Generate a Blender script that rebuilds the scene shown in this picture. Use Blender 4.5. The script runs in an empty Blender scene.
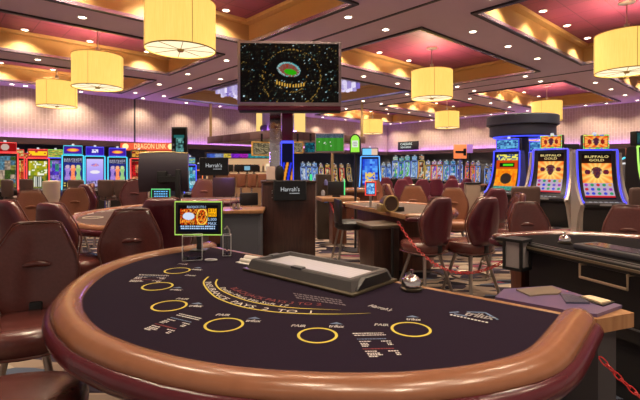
import bpy, bmesh, math, random
from mathutils import Vector, Matrix
rnd = random.Random(7)
C = bpy.context.scene.collection
S = bpy.context.scene
PI = math.pi
H = 1.25           # eye height
F = 436.0          # focal length in pixels
HZ = 168.0         # horizon row
R = math.radians
def X_(px, Y): return (px - 320.0) / F * Y
def Z_(py, Y): return H - (py - HZ) / F * Y
def at(px, py, Y): return Vector((X_(px, Y), Y, Z_(py, Y)))
def on(px, py, z):
    Y = (H - z) * F / (py - HZ)
    return Vector((X_(px, Y), Y, z))
# room axes (the hall is turned against the camera)
UX, UY = 0.7402, 0.6724
def uv(u, v, z=0.0): return Vector((UX * u - UY * v, UY * u + UX * v, z))
ROOM_A = math.atan2(UY, UX)

# ------------------------------------------------------------------ materials
MATS = {}
def mat(name, col, rough=0.5, metal=0.0, emit=None, es=1.0, trans=0.0, coat=0.0, alpha=1.0, noise=None, spec=0.5):
    if name in MATS: return MATS[name]
    m = bpy.data.materials.new(name); m.use_nodes = True
    nt = m.node_tree; b = nt.nodes['Principled BSDF']
    b.inputs['Base Color'].default_value = (*col, 1); b.inputs['Roughness'].default_value = rough
    b.inputs['Metallic'].default_value = metal; b.inputs['Coat Weight'].default_value = coat; b.inputs['Coat Roughness'].default_value = .2
    b.inputs['Specular IOR Level'].default_value = spec
    b.inputs['Transmission Weight'].default_value = trans
    if emit:
        b.inputs['Emission Color'].default_value = (*emit, 1); b.inputs['Emission Strength'].default_value = es
    if noise:
        sc, amt, bump = noise
        tc = nt.nodes.new('ShaderNodeTexCoord'); n = nt.nodes.new('ShaderNodeTexNoise')
        n.inputs['Scale'].default_value = sc; n.inputs['Detail'].default_value = 6
        nt.links.new(tc.outputs['Object'], n.inputs['Vector'])
        mx = nt.nodes.new('ShaderNodeMix'); mx.data_type = 'RGBA'
        mx.inputs[6].default_value = (*[c * (1 - amt) for c in col], 1)
        mx.inputs[7].default_value = (*[min(1, c * (1 + amt)) for c in col], 1)
        nt.links.new(n.outputs['Fac'], mx.inputs[0]); nt.links.new(mx.outputs[2], b.inputs['Base Color'])
        if bump:
            bp = nt.nodes.new('ShaderNodeBump'); bp.inputs['Strength'].default_value = bump
            bp.inputs['Distance'].default_value = 0.01
            nt.links.new(n.outputs['Fac'], bp.inputs['Height']); nt.links.new(bp.outputs['Normal'], b.inputs['Normal'])
    MATS[name] = m
    return m
def wood(name, c1, c2, rough=0.35, scale=(14, 14, 1.2)):
    if name in MATS: return MATS[name]
    m = bpy.data.materials.new(name); m.use_nodes = True
    nt = m.node_tree; b = nt.nodes['Principled BSDF']
    tc = nt.nodes.new('ShaderNodeTexCoord'); mp = nt.nodes.new('ShaderNodeMapping'); mp.inputs['Scale'].default_value = scale
    n = nt.nodes.new('ShaderNodeTexNoise'); n.inputs['Scale'].default_value = 2.2; n.inputs['Detail'].default_value = 8; n.inputs['Distortion'].default_value = 1.2
    r = nt.nodes.new('ShaderNodeValToRGB')
    r.color_ramp.elements[0].color = (*c1, 1); r.color_ramp.elements[1].color = (*c2, 1)
    r.color_ramp.elements[0].position = .3; r.color_ramp.elements[1].position = .7
    nt.links.new(tc.outputs['Object'], mp.inputs['Vector']); nt.links.new(mp.outputs['Vector'], n.inputs['Vector'])
    nt.links.new(n.outputs['Fac'], r.inputs['Fac']); nt.links.new(r.outputs['Color'], b.inputs['Base Color'])
    b.inputs['Roughness'].default_value = rough
    MATS[name] = m
    return m
def glow(name, col, s=1.0):
    if name in MATS: return MATS[name]
    m = bpy.data.materials.new(name); m.use_nodes = True
    nt = m.node_tree; b = nt.nodes['Principled BSDF']
    b.inputs['Base Color'].default_value = (.02, .02, .02, 1); b.inputs['Roughness'].default_value = .4
    b.inputs['Emission Color'].default_value = (*col, 1); b.inputs['Emission Strength'].default_value = s
    MATS[name] = m
    return m
def screen_mat(s=1.0, name='lit screen'):
    if name in MATS: return MATS[name]
    m = bpy.data.materials.new(name); m.use_nodes = True
    nt = m.node_tree; b = nt.nodes['Principled BSDF']
    a = nt.nodes.new('ShaderNodeVertexColor'); a.layer_name = 'Col'
    b.inputs['Base Color'].default_value = (.006, .006, .006, 1); b.inputs['Roughness'].default_value = .3; b.inputs['Specular IOR Level'].default_value = .12
    nt.links.new(a.outputs['Color'], b.inputs['Emission Color']); b.inputs['Emission Strength'].default_value = s
    MATS[name] = m
    return m
LEATHER = mat('maroon leather', (.13, .033, .027), .27, coat=.7, noise=(60, .18, .12))
LEATHER_D = mat('dark maroon leather', (.095, .013, .024), .32, coat=.5, noise=(60, .18, .12))
LEATHER_TAN_LIT = mat('brown leather', (.24, .09, .045), .38, noise=(60, .15, .1))  # tan for bar stools; on far chairs, maroon leather lightened as if lit
LEATHER_P = mat('plum leather', (.17, .03, .06), .4, noise=(60, .15, .1))
PIPING = mat('leather piping', (.12, .032, .024), .35)
RAIL_LIT = mat('lit armrest leather', (.28, .115, .06), .24, coat=.3, noise=(25, .12, .08))  # same leather as the lower roll, colour lightened for light from above
RAIL_SHADED = mat('shaded armrest leather', (.09, .013, .02), .24, coat=.3, noise=(25, .15, .08))  # same leather as the top roll, colour darkened for its shaded side
BLACK = mat('black plastic', (.012, .012, .013), .4)
BLACKM = mat('matt black', (.008, .008, .009), .7)
GREY = mat('grey plastic', (.10, .10, .11), .45)
DGREY = mat('dark grey plastic', (.045, .043, .05), .5)
SILV = mat('silver metal', (.62, .60, .58), .28, 1.0)
STEEL = mat('bronze steel tube', (.42, .36, .31), .35, .9)
CHROME = mat('chrome', (.85, .84, .83), .08, 1.0)
SBEIGE = mat('silver beige panel', (.45, .40, .35), .35, .4)
FELT = mat('dark purple felt', (.019, .011, .023), .95, noise=(500, .35, .15), spec=.1)
WOOD = wood('dark walnut', (.028, .012, .009), (.065, .026, .018))
WOODM = wood('mahogany', (.075, .022, .012), (.14, .045, .022))
WOODT = wood('tan wood edge', (.24, .11, .045), (.36, .18, .08))
GLASS = mat('clear acrylic', (.98, .99, .99), .02, 0, trans=1.0); GLASS.node_tree.nodes['Principled BSDF'].inputs['IOR'].default_value = 1.08
CREAM = mat('cream enamel', (.75, .62, .45), .35)

# ------------------------------------------------------------------ mesh builder
class MB:
    def __init__(s): s.v = []; s.f = []; s.m = []; s.c = []; s.smooth = []
    def add(s, vs, fs, mi=0, sm=False, cols=None):
        o = len(s.v); s.v += [tuple(v) for v in vs]
        for f in fs: s.f.append(tuple(i + o for i in f)); s.m.append(mi); s.smooth.append(sm)
        s.c += cols if cols else [(0, 0, 0)] * len(vs)
        return s
    def box(s, x0, x1, y0, y1, z0, z1, mi=0, M=None, bev=0.0):
        if bev > 0:
            b = min(bev, (x1-x0)*.49, (y1-y0)*.49, (z1-z0)*.49)
            bm = bmesh.new(); bmesh.ops.create_cube(bm, size=1)
            for v in bm.verts: v.co = Vector(((x0+x1)/2 + v.co.x*(x1-x0), (y0+y1)/2 + v.co.y*(y1-y0), (z0+z1)/2 + v.co.z*(z1-z0)))
            bmesh.ops.bevel(bm, geom=list(bm.edges), offset=b, segments=2, profile=.5, affect='EDGES')
            bm.verts.index_update()
            vs = [v.co.copy() for v in bm.verts]; fs = [[v.index for v in f.verts] for f in bm.faces]; bm.free()
        else:
            vs = [Vector(p) for p in ((x0,y0,z0),(x1,y0,z0),(x1,y1,z0),(x0,y1,z0),(x0,y0,z1),(x1,y0,z1),(x1,y1,z1),(x0,y1,z1))]
            fs = [(3,2,1,0),(4,5,6,7),(0,1,5,4),(1,2,6,5),(2,3,7,6),(3,0,4,7)]
        if M: vs = [M @ v for v in vs]
        return s.add(vs, fs, mi, bev > 0)
    def loft(s, rings, mi=0, cap=True, sm=True, closed=True):
        n = len(rings[0]); vs = [p for r in rings for p in r]; fs = []
        for i in range(len(rings) - 1):
            for j in range(n if closed else n - 1):
                k = (j + 1) % n
                fs.append((i*n+j, i*n+k, (i+1)*n+k, (i+1)*n+j))
        if cap and closed:
            fs.append(tuple(reversed(range(n)))); fs.append(tuple((len(rings)-1)*n + j for j in range(n)))
        return s.add(vs, fs, mi, sm)
    def cyl(s, p0, p1, r0, r1=None, n=12, mi=0, cap=True):
        return s.tube([p0, p1], [r0, r0 if r1 is None else r1], n, mi, cap)
    def tube(s, pts, r, n=8, mi=0, cap=True, loop=False):
        pts = [Vector(p) for p in pts]; rs = r if isinstance(r, (list, tuple)) else [r] * len(pts)
        rings = []; prev = None; N = len(pts)
        for i, p in enumerate(pts):
            a = pts[(i-1) % N] if (loop or i > 0) else p
            b = pts[(i+1) % N] if (loop or i < N-1) else p
            t = (b - a).normalized()
            if prev is None:
                up = Vector((0, 0, 1)) if abs(t.z) < .9 else Vector((1, 0, 0))
                x = t.cross(up).normalized()
            else:
                x = (prev - t * prev.dot(t)).normalized()
            prev = x; y = t.cross(x)
            rings.append([p + x * math.cos(q*2*PI/n) * rs[i] + y * math.sin(q*2*PI/n) * rs[i] for q in range(n)])
        if loop: rings.append(rings[0])
        return s.loft(rings, mi, cap and not loop)
    def lathe(s, prof, n=24, mi=0, c=(0, 0, 0), cap=True):
        c = Vector(c)
        return s.loft([[c + Vector((r*math.cos(q*2*PI/n), r*math.sin(q*2*PI/n), z)) for q in range(n)] for r, z in prof], mi, cap)
    def prism(s, poly, a, b, axis='x', mi=0, M=None):
        # poly of 2D points extruded along axis from a to b
        def P(p, t):
            v = Vector((t, p[0], p[1])) if axis == 'x' else (Vector((p[0], t, p[1])) if axis == 'y' else Vector((p[0], p[1], t)))
            return M @ v if M else v
        n = len(poly); vs = [P(p, a) for p in poly] + [P(p, b) for p in poly]
        fs = [(i, (i+1) % n, n+(i+1) % n, n+i) for i in range(n)] + [tuple(reversed(range(n))), tuple(range(n, 2*n))]
        return s.add(vs, fs, mi)
    def grid(s, fn, nx, ny, mi=0, pic=None, sm=False):
        vs = [fn(i/nx, j/ny) for j in range(ny+1) for i in range(nx+1)]
        cols = [tuple(max(0, q)**1.9 for q in pic(i/nx, j/ny)) for j in range(ny+1) for i in range(nx+1)] if pic else None
        fs = [(j*(nx+1)+i, j*(nx+1)+i+1, (j+1)*(nx+1)+i+1, (j+1)*(nx+1)+i) for j in range(ny) for i in range(nx)]
        return s.add(vs, fs, mi, sm, cols)
    def build(s, name, mats, parent=None, ang=40, xf=None, fix=True):
        me = bpy.data.meshes.new(name)
        vs = [xf @ Vector(v) for v in s.v] if xf else s.v
        me.from_pydata(vs, [], s.f)
        for m in (mats if isinstance(mats, (list, tuple)) else [mats]): me.materials.append(m)
        me.polygons.foreach_set('material_index', s.m)
        me.polygons.foreach_set('use_smooth', [True] * len(s.f))
        if any(c != (0, 0, 0) for c in s.c):
            a = me.color_attributes.new('Col', 'FLOAT_COLOR', 'POINT')
            a.data.foreach_set('color', [q for c in s.c for q in (c[0], c[1], c[2], 1.0)])
        if fix:
            bm = bmesh.new(); bm.from_mesh(me); bmesh.ops.recalc_face_normals(bm, faces=bm.faces); bm.to_mesh(me); bm.free()
        me.set_sharp_from_angle(angle=R(ang))
        o = bpy.data.objects.new(name, me); C.objects.link(o)
        if parent: o.parent = parent
        return o
def tag(o, label=None, cat=None, group=None, kind=None):
    if label: o['label'] = label
    if cat: o['category'] = cat
    if group: o['group'] = group
    if kind: o['kind'] = kind
    return o
def thing(name, label, cat, loc=(0, 0, 0), rz=0.0, group=None):
    o = bpy.data.objects.new(name, None); C.objects.link(o); o.empty_display_size = .1
    o.location = loc; o.rotation_euler = (0, 0, rz)
    return tag(o, label, cat, group)
def mtx(loc, rz): return Matrix.Translation(Vector(loc)) @ Matrix.Rotation(rz, 4, 'Z')
def copy_tree(o, parent=None):
    c = o.copy(); C.objects.link(c)
    if parent: c.parent = parent
    for ch in list(o.children): copy_tree(ch, c)
    return c
def dup(root, loc, rz, label, group=None):
    c = copy_tree(root); c.location = loc; c.rotation_euler = (0, 0, rz); c['label'] = label
    if group: c['group'] = group
    elif 'group' in c: del c['group']
    return c
TXT = {}
def text_geo(body, size=1.0, shear=0.0):
    key = (body, shear)
    if key not in TXT:
        cu = bpy.data.curves.new('lettering', 'FONT'); cu.body = body; cu.align_x = 'CENTER'; cu.align_y = 'CENTER'; cu.size = 1; cu.shear = shear; cu.resolution_u = 2
        o = bpy.data.objects.new('lettering', cu); C.objects.link(o)
        me = bpy.data.meshes.new_from_object(o.evaluated_get(bpy.context.evaluated_depsgraph_get()))
        TXT[key] = ([v.co.copy() for v in me.vertices], [tuple(p.vertices) for p in me.polygons])
        bpy.data.objects.remove(o); bpy.data.curves.remove(cu); bpy.data.meshes.remove(me)
    vs, fs = TXT[key]
    return [v * size for v in vs], fs
def text_at(mb, body, size, M, mi=0, shear=0.0, width=None):
    vs, fs = text_geo(body, 1.0, shear)
    sx = size
    if width:
        w = max(v.x for v in vs) - min(v.x for v in vs); sx = width / w
    mb.add([M @ Vector((v.x*sx, v.y*size, 0)) for v in vs], fs, mi)
def pane(w, h, y=0, z=0, x=0):     # upright plane facing -Y
    return lambda a, b: Vector((x + (a - .5) * w, y, z + (b - .5) * h))
def UP(x, y, z):                    # text frame upright facing -Y
    return Matrix.Translation((x, y, z)) @ Matrix.Rotation(PI/2, 4, 'X')
def hsh(i, j, k=0):
    n = math.sin(i * 127.1 + j * 311.7 + k * 74.7) * 43758.5453
    return n - math.floor(n)
def lerp(a, b, t): return tuple(x + (y - x) * t for x, y in zip(a, b))
SCR = screen_mat(1.0)
# ------------------------------------------------------------------ the hall
K = .947
US = [(-6.05, -.45-1.9), (-.43, 5.06), (6.9, 12.28), (14.27, 20.2)]
US = US[1:]
VS = [(.5, 3.67), (4.79, 7.8), (8.95, 11.86), (12.95, 15.95)]
ZC = 3.88; ZT = 4.32; ZL = 4.25
VW, UW = 17.1, 21.1
ROOM = Matrix.Rotation(ROOM_A, 4, 'Z')
def carpet():
    m = bpy.data.materials.new('patterned carpet'); m.use_nodes = True
    nt = m.node_tree; b = nt.nodes['Principled BSDF']; b.inputs['Roughness'].default_value = .95; b.inputs['Specular IOR Level'].default_value = .1
    tc = nt.nodes.new('ShaderNodeTexCoord'); mp = nt.nodes.new('ShaderNodeMapping')
    mp.inputs['Rotation'].default_value = (0, 0, R(18)); mp.inputs['Scale'].default_value = (1.5, 5.0, 1)
    n = nt.nodes.new('ShaderNodeTexNoise'); n.inputs['Scale'].default_value = 1.3; n.inputs['Detail'].default_value = 3
    add = nt.nodes.new('ShaderNodeVectorMath'); add.operation = 'MULTIPLY_ADD'; add.inputs[1].default_value = (1.5, .6, 0)
    vo = nt.nodes.new('ShaderNodeTexVoronoi'); vo.inputs['Scale'].default_value = 1.9; vo.inputs['Randomness'].default_value = 1
    sep = nt.nodes.new('ShaderNodeSeparateColor')
    rp = nt.nodes.new('ShaderNodeValToRGB'); rp.color_ramp.interpolation = 'CONSTANT'
    cols = [(0, (.022, .016, .024)), (.24, (.34, .25, .19)), (.38, (.05, .04, .06)), (.54, (.44, .35, .27)), (.68, (.20, .04, .07)), (.75, (.10, .12, .17)), (.87, (.26, .19, .15))]
    e = rp.color_ramp.elements
    while len(e) < len(cols): e.new(.5)
    for q, (p, c) in zip(e, cols): q.position = p; q.color = (*c, 1)
    nt.links.new(tc.outputs['Object'], mp.inputs['Vector']); nt.links.new(tc.outputs['Object'], n.inputs['Vector'])
    nt.links.new(n.outputs['Color'], add.inputs[0]); nt.links.new(mp.outputs['Vector'], add.inputs[2])
    nt.links.new(add.outputs['Vector'], vo.inputs['Vector']); nt.links.new(vo.outputs['Color'], sep.inputs[0])
    nt.links.new(sep.outputs[0], rp.inputs['Fac']); nt.links.new(rp.outputs['Color'], b.inputs['Base Color'])
    return m
def wallpaper():
    m = bpy.data.materials.new('woven wallpaper'); m.use_nodes = True
    nt = m.node_tree; b = nt.nodes['Principled BSDF']; b.inputs['Roughness'].default_value = .7
    tc = nt.nodes.new('ShaderNodeTexCoord'); mp = nt.nodes.new('ShaderNodeMapping')
    sx = nt.nodes.new('ShaderNodeSeparateXYZ'); ad = nt.nodes.new('ShaderNodeMath'); ad.operation = 'ADD'
    cx = nt.nodes.new('ShaderNodeCombineXYZ')
    nt.links.new(tc.outputs['Object'], sx.inputs[0]); nt.links.new(sx.outputs[0], ad.inputs[0]); nt.links.new(sx.outputs[1], ad.inputs[1])
    nt.links.new(sx.outputs[2], cx.inputs[0]); nt.links.new(ad.outputs[0], cx.inputs[1])
    br = nt.nodes.new('ShaderNodeTexBrick'); br.inputs['Scale'].default_value = 1.0
    br.inputs['Brick Width'].default_value = .34; br.inputs['Row Height'].default_value = .105
    br.inputs['Mortar Size'].default_value = .022; br.inputs['Mortar Smooth'].default_value = .6
    br.inputs['Color1'].default_value = (.45, .34, .29, 1); br.inputs['Color2'].default_value = (.39, .29, .255, 1); br.inputs['Mortar'].default_value = (.50, .39, .335, 1)
    nt.links.new(cx.outputs[0], br.inputs['Vector']); nt.links.new(br.outputs['Color'], b.inputs['Base Color'])
    return m
SOFFIT = mat('mauve ceiling paint', (.60, .47, .55), .8, noise=(3, .05, 0))
GOLD = mat('gold coffer paint', (.60, .36, .13), .55, noise=(2, .08, 0))
def red_panel():
    m = bpy.data.materials.new('red ceiling tiles'); m.use_nodes = True
    nt = m.node_tree; b = nt.nodes['Principled BSDF']; b.inputs['Roughness'].default_value = .6
    tc = nt.nodes.new('ShaderNodeTexCoord')
    br = nt.nodes.new('ShaderNodeTexBrick'); br.offset = 0; br.inputs['Scale'].default_value = 1
    br.inputs['Brick Width'].default_value = .6; br.inputs['Row Height'].default_value = .6; br.inputs['Mortar Size'].default_value = .008
    br.inputs['Color1'].default_value = (.30, .05, .10, 1); br.inputs['Color2'].default_value = (.25, .042, .09, 1); br.inputs['Mortar'].default_value = (.12, .02, .03, 1)
    n = nt.nodes.new('ShaderNodeTexNoise'); n.inputs['Scale'].default_value = 1.2; n.inputs['Detail'].default_value = 5
    mx = nt.nodes.new('ShaderNodeMix'); mx.data_type = 'RGBA'; mx.blend_type = 'MULTIPLY'; mx.inputs[0].default_value = .35
    nt.links.new(tc.outputs['Object'], br.inputs['Vector']); nt.links.new(tc.outputs['Object'], n.inputs['Vector'])
    nt.links.new(br.outputs['Color'], mx.inputs[6]); nt.links.new(n.outputs['Color'], mx.inputs[7]); nt.links.new(mx.outputs[2], b.inputs['Base Color'])
    return m
REDP = red_panel()
DTRIM = mat('dark ceiling trim', (.03, .022, .025), .5)
LTRIM = mat('polished edge strip', (.55, .5, .62), .25, .8)
fl = MB().add([(-16, -4, 0), (34, -4, 0), (34, 46, 0), (-16, 46, 0)], [(0, 1, 2, 3)]).build('floor', carpet())
tag(fl, 'busy beige, plum and slate patterned carpet', 'carpet', None, 'structure')
# soffit: boxes around the coffers
us = sorted({-4.5, UW, *[q for p in US for q in p]}); vs = sorted({-4.5, VW, *[q for p in VS for q in p]})
sm = MB()
def is_coffer(i, j):
    uc, vc = (us[i]+us[i+1])/2, (vs[j]+vs[j+1])/2
    if US[1][0] < uc < US[1][1] and VS[2][0] < vc < VS[3][1]: return True     # the long crystal coffer
    return any(a < uc < b for a, b in US) and any(a < vc < b for a, b in VS)
for i in range(len(us)-1):
    for j in range(len(vs)-1):
        if not is_coffer(i, j):
            sm.add([(us[i], vs[j], ZC), (us[i+1], vs[j], ZC), (us[i+1], vs[j+1], ZC), (us[i], vs[j+1], ZC)], [(3, 2, 1, 0)])
ce = sm.build('ceiling', SOFFIT, fix=False); ce.rotation_euler.z = ROOM_A
tag(ce, 'mauve dropped ceiling with gold coffers', 'ceiling', None, 'structure')
cof = [(a, b) for a in US for b in VS if not (a == US[1] and b in (VS[2], VS[3]))] + [(US[1], (VS[2][0], VS[3][1]))]
SPOTS = []
for n_, ((u0, u1), (v0, v1)) in enumerate(cof):
    g = MB(); L = .15
    cryst = n_ == len(cof) - 1
    def ring(d, z): return [(u0+d, v0+d, z), (u1-d, v0+d, z), (u1-d, v1-d, z), (u0+d, v1-d, z)]
    g.loft([ring(0, ZC-.02), ring(0, ZL), ring(L, ZL), ring(L, ZT)], 0, False, False)
    o = g.build('coffer', GOLD, ce, 20, fix=False)
    d = L
    MB().add([(u0+d, v0+d, ZT), (u1-d, v0+d, ZT), (u1-d, v1-d, ZT), (u0+d, v1-d, ZT)], [(3, 2, 1, 0)]).build('coffer_panel', mat('pale ceiling panel', (.5, .45, .5), .6) if cryst else REDP, ce, fix=False)
    t = MB()
    for e, w, z0, z1 in ((.0, .07, ZC-.035, ZC-.002),):
        t.box(u0-w, u1+w, v0-w, v0, z0, z1); t.box(u0-w, u1+w, v1, v1+w, z0, z1); t.box(u0-w, u0, v0, v1, z0, z1); t.box(u1, u1+w, v0, v1, z0, z1)
    t.build('coffer_edge', DTRIM, ce)
    t = MB(); w = .035; z0, z1 = ZC-.03, ZC+.03
    t.box(u0, u1, v0, v0+w, z0, z1); t.box(u0, u1, v1-w, v1, z0, z1); t.box(u0, u0+w, v0+w, v1-w, z0, z1); t.box(u1-w, u1, v0+w, v1-w, z0, z1)
    t.build('metal_edge_strip', LTRIM, ce)
    if not cryst:
        for q in (.13, .38, .62, .87):
            SPOTS.append((u0+(u1-u0)*q, v1-.30, ZT, 'c')); 
            if q in (.13, .87): SPOTS.append((u0+(u1-u0)*q, v0+.30, ZT, 'c'))
gr = MB()
for u in (5.95, 13.25): gr.box(u-.03, u+.03, -4.4, VW, ZC-.012, ZC+.02)
gr.build('ceiling_groove', DTRIM, ce)
# upper walls
WP = wallpaper()
ZB = 2.18
w = MB().box(-4.5, UW+.3, VW, VW+.3, ZB, ZC+.5).build('wall_left', WP); w.rotation_euler.z = ROOM_A; tag(w, 'tall pale wallpapered wall on the left', 'wall', None, 'structure')
w2 = MB().box(UW, UW+.3, -4.5, VW, ZB, ZC+.5).build('wall_right', WP); w2.rotation_euler.z = ROOM_A; tag(w2, 'pale wallpapered wall on the right', 'wall', None, 'structure')
NAVY = mat('navy wall paint', (.045, .06, .12), .6)
SLATE = mat('slate wall paint', (.17, .165, .19), .6)
w = MB().box(-4.5, UW+1.8, VW+1.9, VW+2.1, 0, ZB+.1).build('wall_left_alcove', NAVY); w.rotation_euler.z = ROOM_A; tag(w, None, None, None, 'structure')
w = MB().box(UW+1.6, UW+1.8, -4.5, VW+1.9, 0, ZB+.1).build('wall_right_alcove', SLATE); w.rotation_euler.z = ROOM_A; tag(w, None, None, None, 'structure')
w = MB().box(-4.5, UW+1.8, VW+.3, VW+2.0, ZB, ZB+.08).box(UW+.3, UW+1.8, -4.5, VW+.3, ZB, ZB+.08).build('ceiling_alcove', mat('alcove ceiling', (.08, .07, .085), .7)); w.rotation_euler.z = ROOM_A; tag(w, None, None, None, 'structure')
# ledge with violet cove light at the foot of the upper walls
lg = MB().box(-4.5, UW, VW-.20, VW+.05, ZB-.14, ZB).box(-4.5, UW, VW-.20, VW-.17, ZB, ZB+.06).build('trim_1', mat('dark plum ledge', (.06, .03, .04), .5)); lg.rotation_euler.z = ROOM_A; tag(lg, None, None, None, 'structure')
lg2 = MB().box(UW-.20, UW+.05, -4.5, VW-.20, ZB-.14, ZB).box(UW-.20, UW-.17, -4.5, VW-.20, ZB, ZB+.06).build('trim_2', MATS['dark plum ledge']); lg2.rotation_euler.z = ROOM_A; tag(lg2, None, None, None, 'structure')
VIO = glow('violet cove light', (.42, .16, 1.0), 22)
s1 = MB().box(-4.4, UW-.2, VW-.14, VW-.09, ZB+.003, ZB+.03).build('cove_light', VIO, lg)
s2 = MB().box(UW-.14, UW-.09, -4.4, VW-.2, ZB+.003, ZB+.03).build('cove_light', VIO, lg2)
se = MB().box(5.93, 5.99, VW-.02, VW+.001, ZB, ZC-.01).build('trim_3', DTRIM); se.rotation_euler.z = ROOM_A; tag(se, None, None, None, 'structure')

# recessed downlights
DL = mat('white lamp ring', (.75, .7, .66), .4)
LENS = glow('lamp lens', (1, .86, .62), 14)
for v in (-1.1, 4.23, 8.4, 12.4, 16.6):
    for a, b in US:
        for q in (.17, .45, .74): 
            SPOTS.append((a+(b-a)*q, v, ZC, 's'))
    SPOTS.append((20.45, v, ZC, 's')) if v < 16 else None
for u in (5.46, 6.48, 12.73, 13.82, 20.5):
    for v in (1.2, 3.2, 5.28, 7.43, 9.4, 11.5, 13.5, 15.6):
        SPOTS.append((u, v, ZC, 's'))
        if u > 20: SPOTS.append((u, v+.75, ZC, 'w')) 
for u in (.8, 2.4, 4.0, 6.1, 7.6, 9.2, 10.7, 12.2, 13.9, 15.4, 17.0, 18.6): SPOTS.append((u, 16.62, ZC, 'w'))
for u in (-3.2, -1.6, 0, 1.6, 3.2, 4.6):  # extra downlights added out of view around the camera to light chairs and rail
    for v in (-3.9, -2.4, -.2): SPOTS.append((u, v, ZC, 'b'))
for u in (-3.4, -1.9):
    for v in (1.5, 3.4, 5.6): SPOTS.append((u, v, ZC, 'b'))
lamp = None
seen = []
li = {}
def spot_data(kind):
    if kind not in li:
        d = bpy.data.lights.new('downlight_bulb', 'SPOT'); d.color = (1.0, .80, .58); d.shadow_soft_size = .05
        d.energy = {'b': 80, 's': 112, 'c': 100, 'w': 110, 'a': 45}[kind]; d.spot_size = R({'b': 80, 's': 112, 'c': 130, 'w': 125, 'a': 140}[kind]); d.spot_blend = .7
        li[kind] = d
    return li[kind]
for u, v, z, k in SPOTS:
    if any(abs(u-a) < .35 and abs(v-b) < .35 for a, b in seen): continue
    seen.append((u, v))
    p = uv(u, v, z)
    if lamp is None:
        b_ = MB(); n = 14
        b_.lathe([(.082, .0), (.085, -.012), (.062, -.014), (.058, .012)], n, 0, cap=False)
        b_.lathe([(.0585, -.008), (.0005, -.008)], n, 1, cap=False)
        lamp = o = b_.build('recessed_downlight', [DL, LENS], fix=False)
    else:
        o = lamp.copy(); C.objects.link(o)
    o.location = p
    if k == 'c': tag(o, 'small round white downlight glowing on the gold ledge inside a coffer', 'ceiling light', 'downlights inside the coffers')
    else: tag(o, 'small round white downlight glowing in the flat mauve ceiling between coffers', 'ceiling light', 'downlights in the flat ceiling')
    l = bpy.data.objects.new('downlight_bulb', spot_data(k)); C.objects.link(l); l.location = p - Vector((0, 0, .03))

for q in range(9):
    for u, v in ((1.5+2.5*q, VW+.75), (UW+.8, 1.5+2.1*q)):
        o = lamp.copy(); C.objects.link(o); o.location = uv(u, v, ZB); tag(o, 'small round white downlight glowing in the low alcove ceiling above the slot machines', 'ceiling light', 'downlights in the alcove')
        l = bpy.data.objects.new('downlight_bulb', spot_data('a')); C.objects.link(l); l.location = uv(u, v, ZB-.03)
# drum pendants
SHADE = bpy.data.materials.new('lit linen shade'); SHADE.use_nodes = True
nt = SHADE.node_tree; b = nt.nodes['Principled BSDF']; b.inputs['Base Color'].default_value = (.35, .24, .08, 1); b.inputs['Roughness'].default_value = .8
tc = nt.nodes.new('ShaderNodeTexCoord'); n = nt.nodes.new('ShaderNodeTexNoise'); n.inputs['Scale'].default_value = 6
mp = nt.nodes.new('ShaderNodeMapping'); mp.inputs['Scale'].default_value = (12, 12, .6)
nt.links.new(tc.outputs['Object'], mp.inputs['Vector']); nt.links.new(mp.outputs['Vector'], n.inputs['Vector'])
mx = nt.nodes.new('ShaderNodeMix'); mx.data_type = 'RGBA'; mx.inputs[6].default_value = (.92, .55, .09, 1); mx.inputs[7].default_value = (1, .72, .20, 1)
nt.links.new(n.outputs['Fac'], mx.inputs[0]); nt.links.new(mx.outputs[2], b.inputs['Emission Color']); b.inputs['Emission Strength'].default_value = 1.0
DIFF = glow('pendant diffuser', (1, .88, .56), 1.05)
SEAM = mat('shade seam', (.5, .3, .08), .8)
def pendant():
    t = thing('drum_pendant', '', 'pendant lamp')
    r = .515; z0, z1 = 3.02, 3.72
    m = MB(); m.lathe([(r, z0), (r, z1)], 48, cap=False); m.lathe([(r-.012, z0), (r-.012, z1)], 48, cap=False); ds = m.build('drum_shade', SHADE, t, fix=False)
    m = MB()
    for z in (z0, z1): m.tube([(r*math.cos(q*PI/24)*1.002, r*math.sin(q*PI/24)*1.002, z) for q in range(48)], .009, 6, loop=True)
    for q in range(4):
        a = q*PI/2 - .35; m.box(-.003, .003, -.003, .003, z0, z1, 0, Matrix.Translation((r*math.cos(a), r*math.sin(a), 0)))
    m.build('shade_seam', SEAM, ds)
    m = MB(); m.lathe([(r-.02, z0+.02), (.0005, z0+.02)], 48, cap=False); df = m.build('diffuser', DIFF, t, fix=False)
    m = MB()
    for q in range(4):
        a = q*PI/4+.2; m.box(-r+.02, r-.02, -.004, .004, z0+.012, z0+.018, 0, Matrix.Rotation(a, 4, 'Z'))
    m.lathe([(.0005, z0-.02), (.04, z0-.02), (.05, z0), (.05, z0+.015)], 16); m.build('diffuser_frame', SEAM, df)
    m = MB(); m.cyl((0, 0, z0+.02), (0, 0, ZT-.01), .013, n=8); m.lathe([(.045, 3.83), (.045, 3.9)], 12); m.build('stem', SILV, t)
    m = MB(); m.lathe([(.14, ZT), (.14, ZT-.03), (.05, ZT-.05)], 20); m.build('ceiling_canopy', SILV, t)
    return t
pend = None
PL = [((2.86, 6.27), 'large yellow drum pendant nearest the camera on the left'), ((2.84, 10.42), 'yellow drum pendant hanging in the middle of the left row'),
      ((2.84, 14.4), 'farthest yellow drum pendant of the left row by the wall'), ((9.6, 6.32), 'yellow drum pendant in the red coffer right of the hanging screen'),
      ((9.6, 2.15), 'large yellow drum pendant cut off by the right edge'), ((17.2, 6.35), 'yellow drum pendant behind the round dark slot canopy'),
      ((17.05, 10.45), 'yellow drum pendant above the distant purple chairs'), ((17.05, 14.75), 'small distant yellow drum pendant beside the green sign')]
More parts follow.
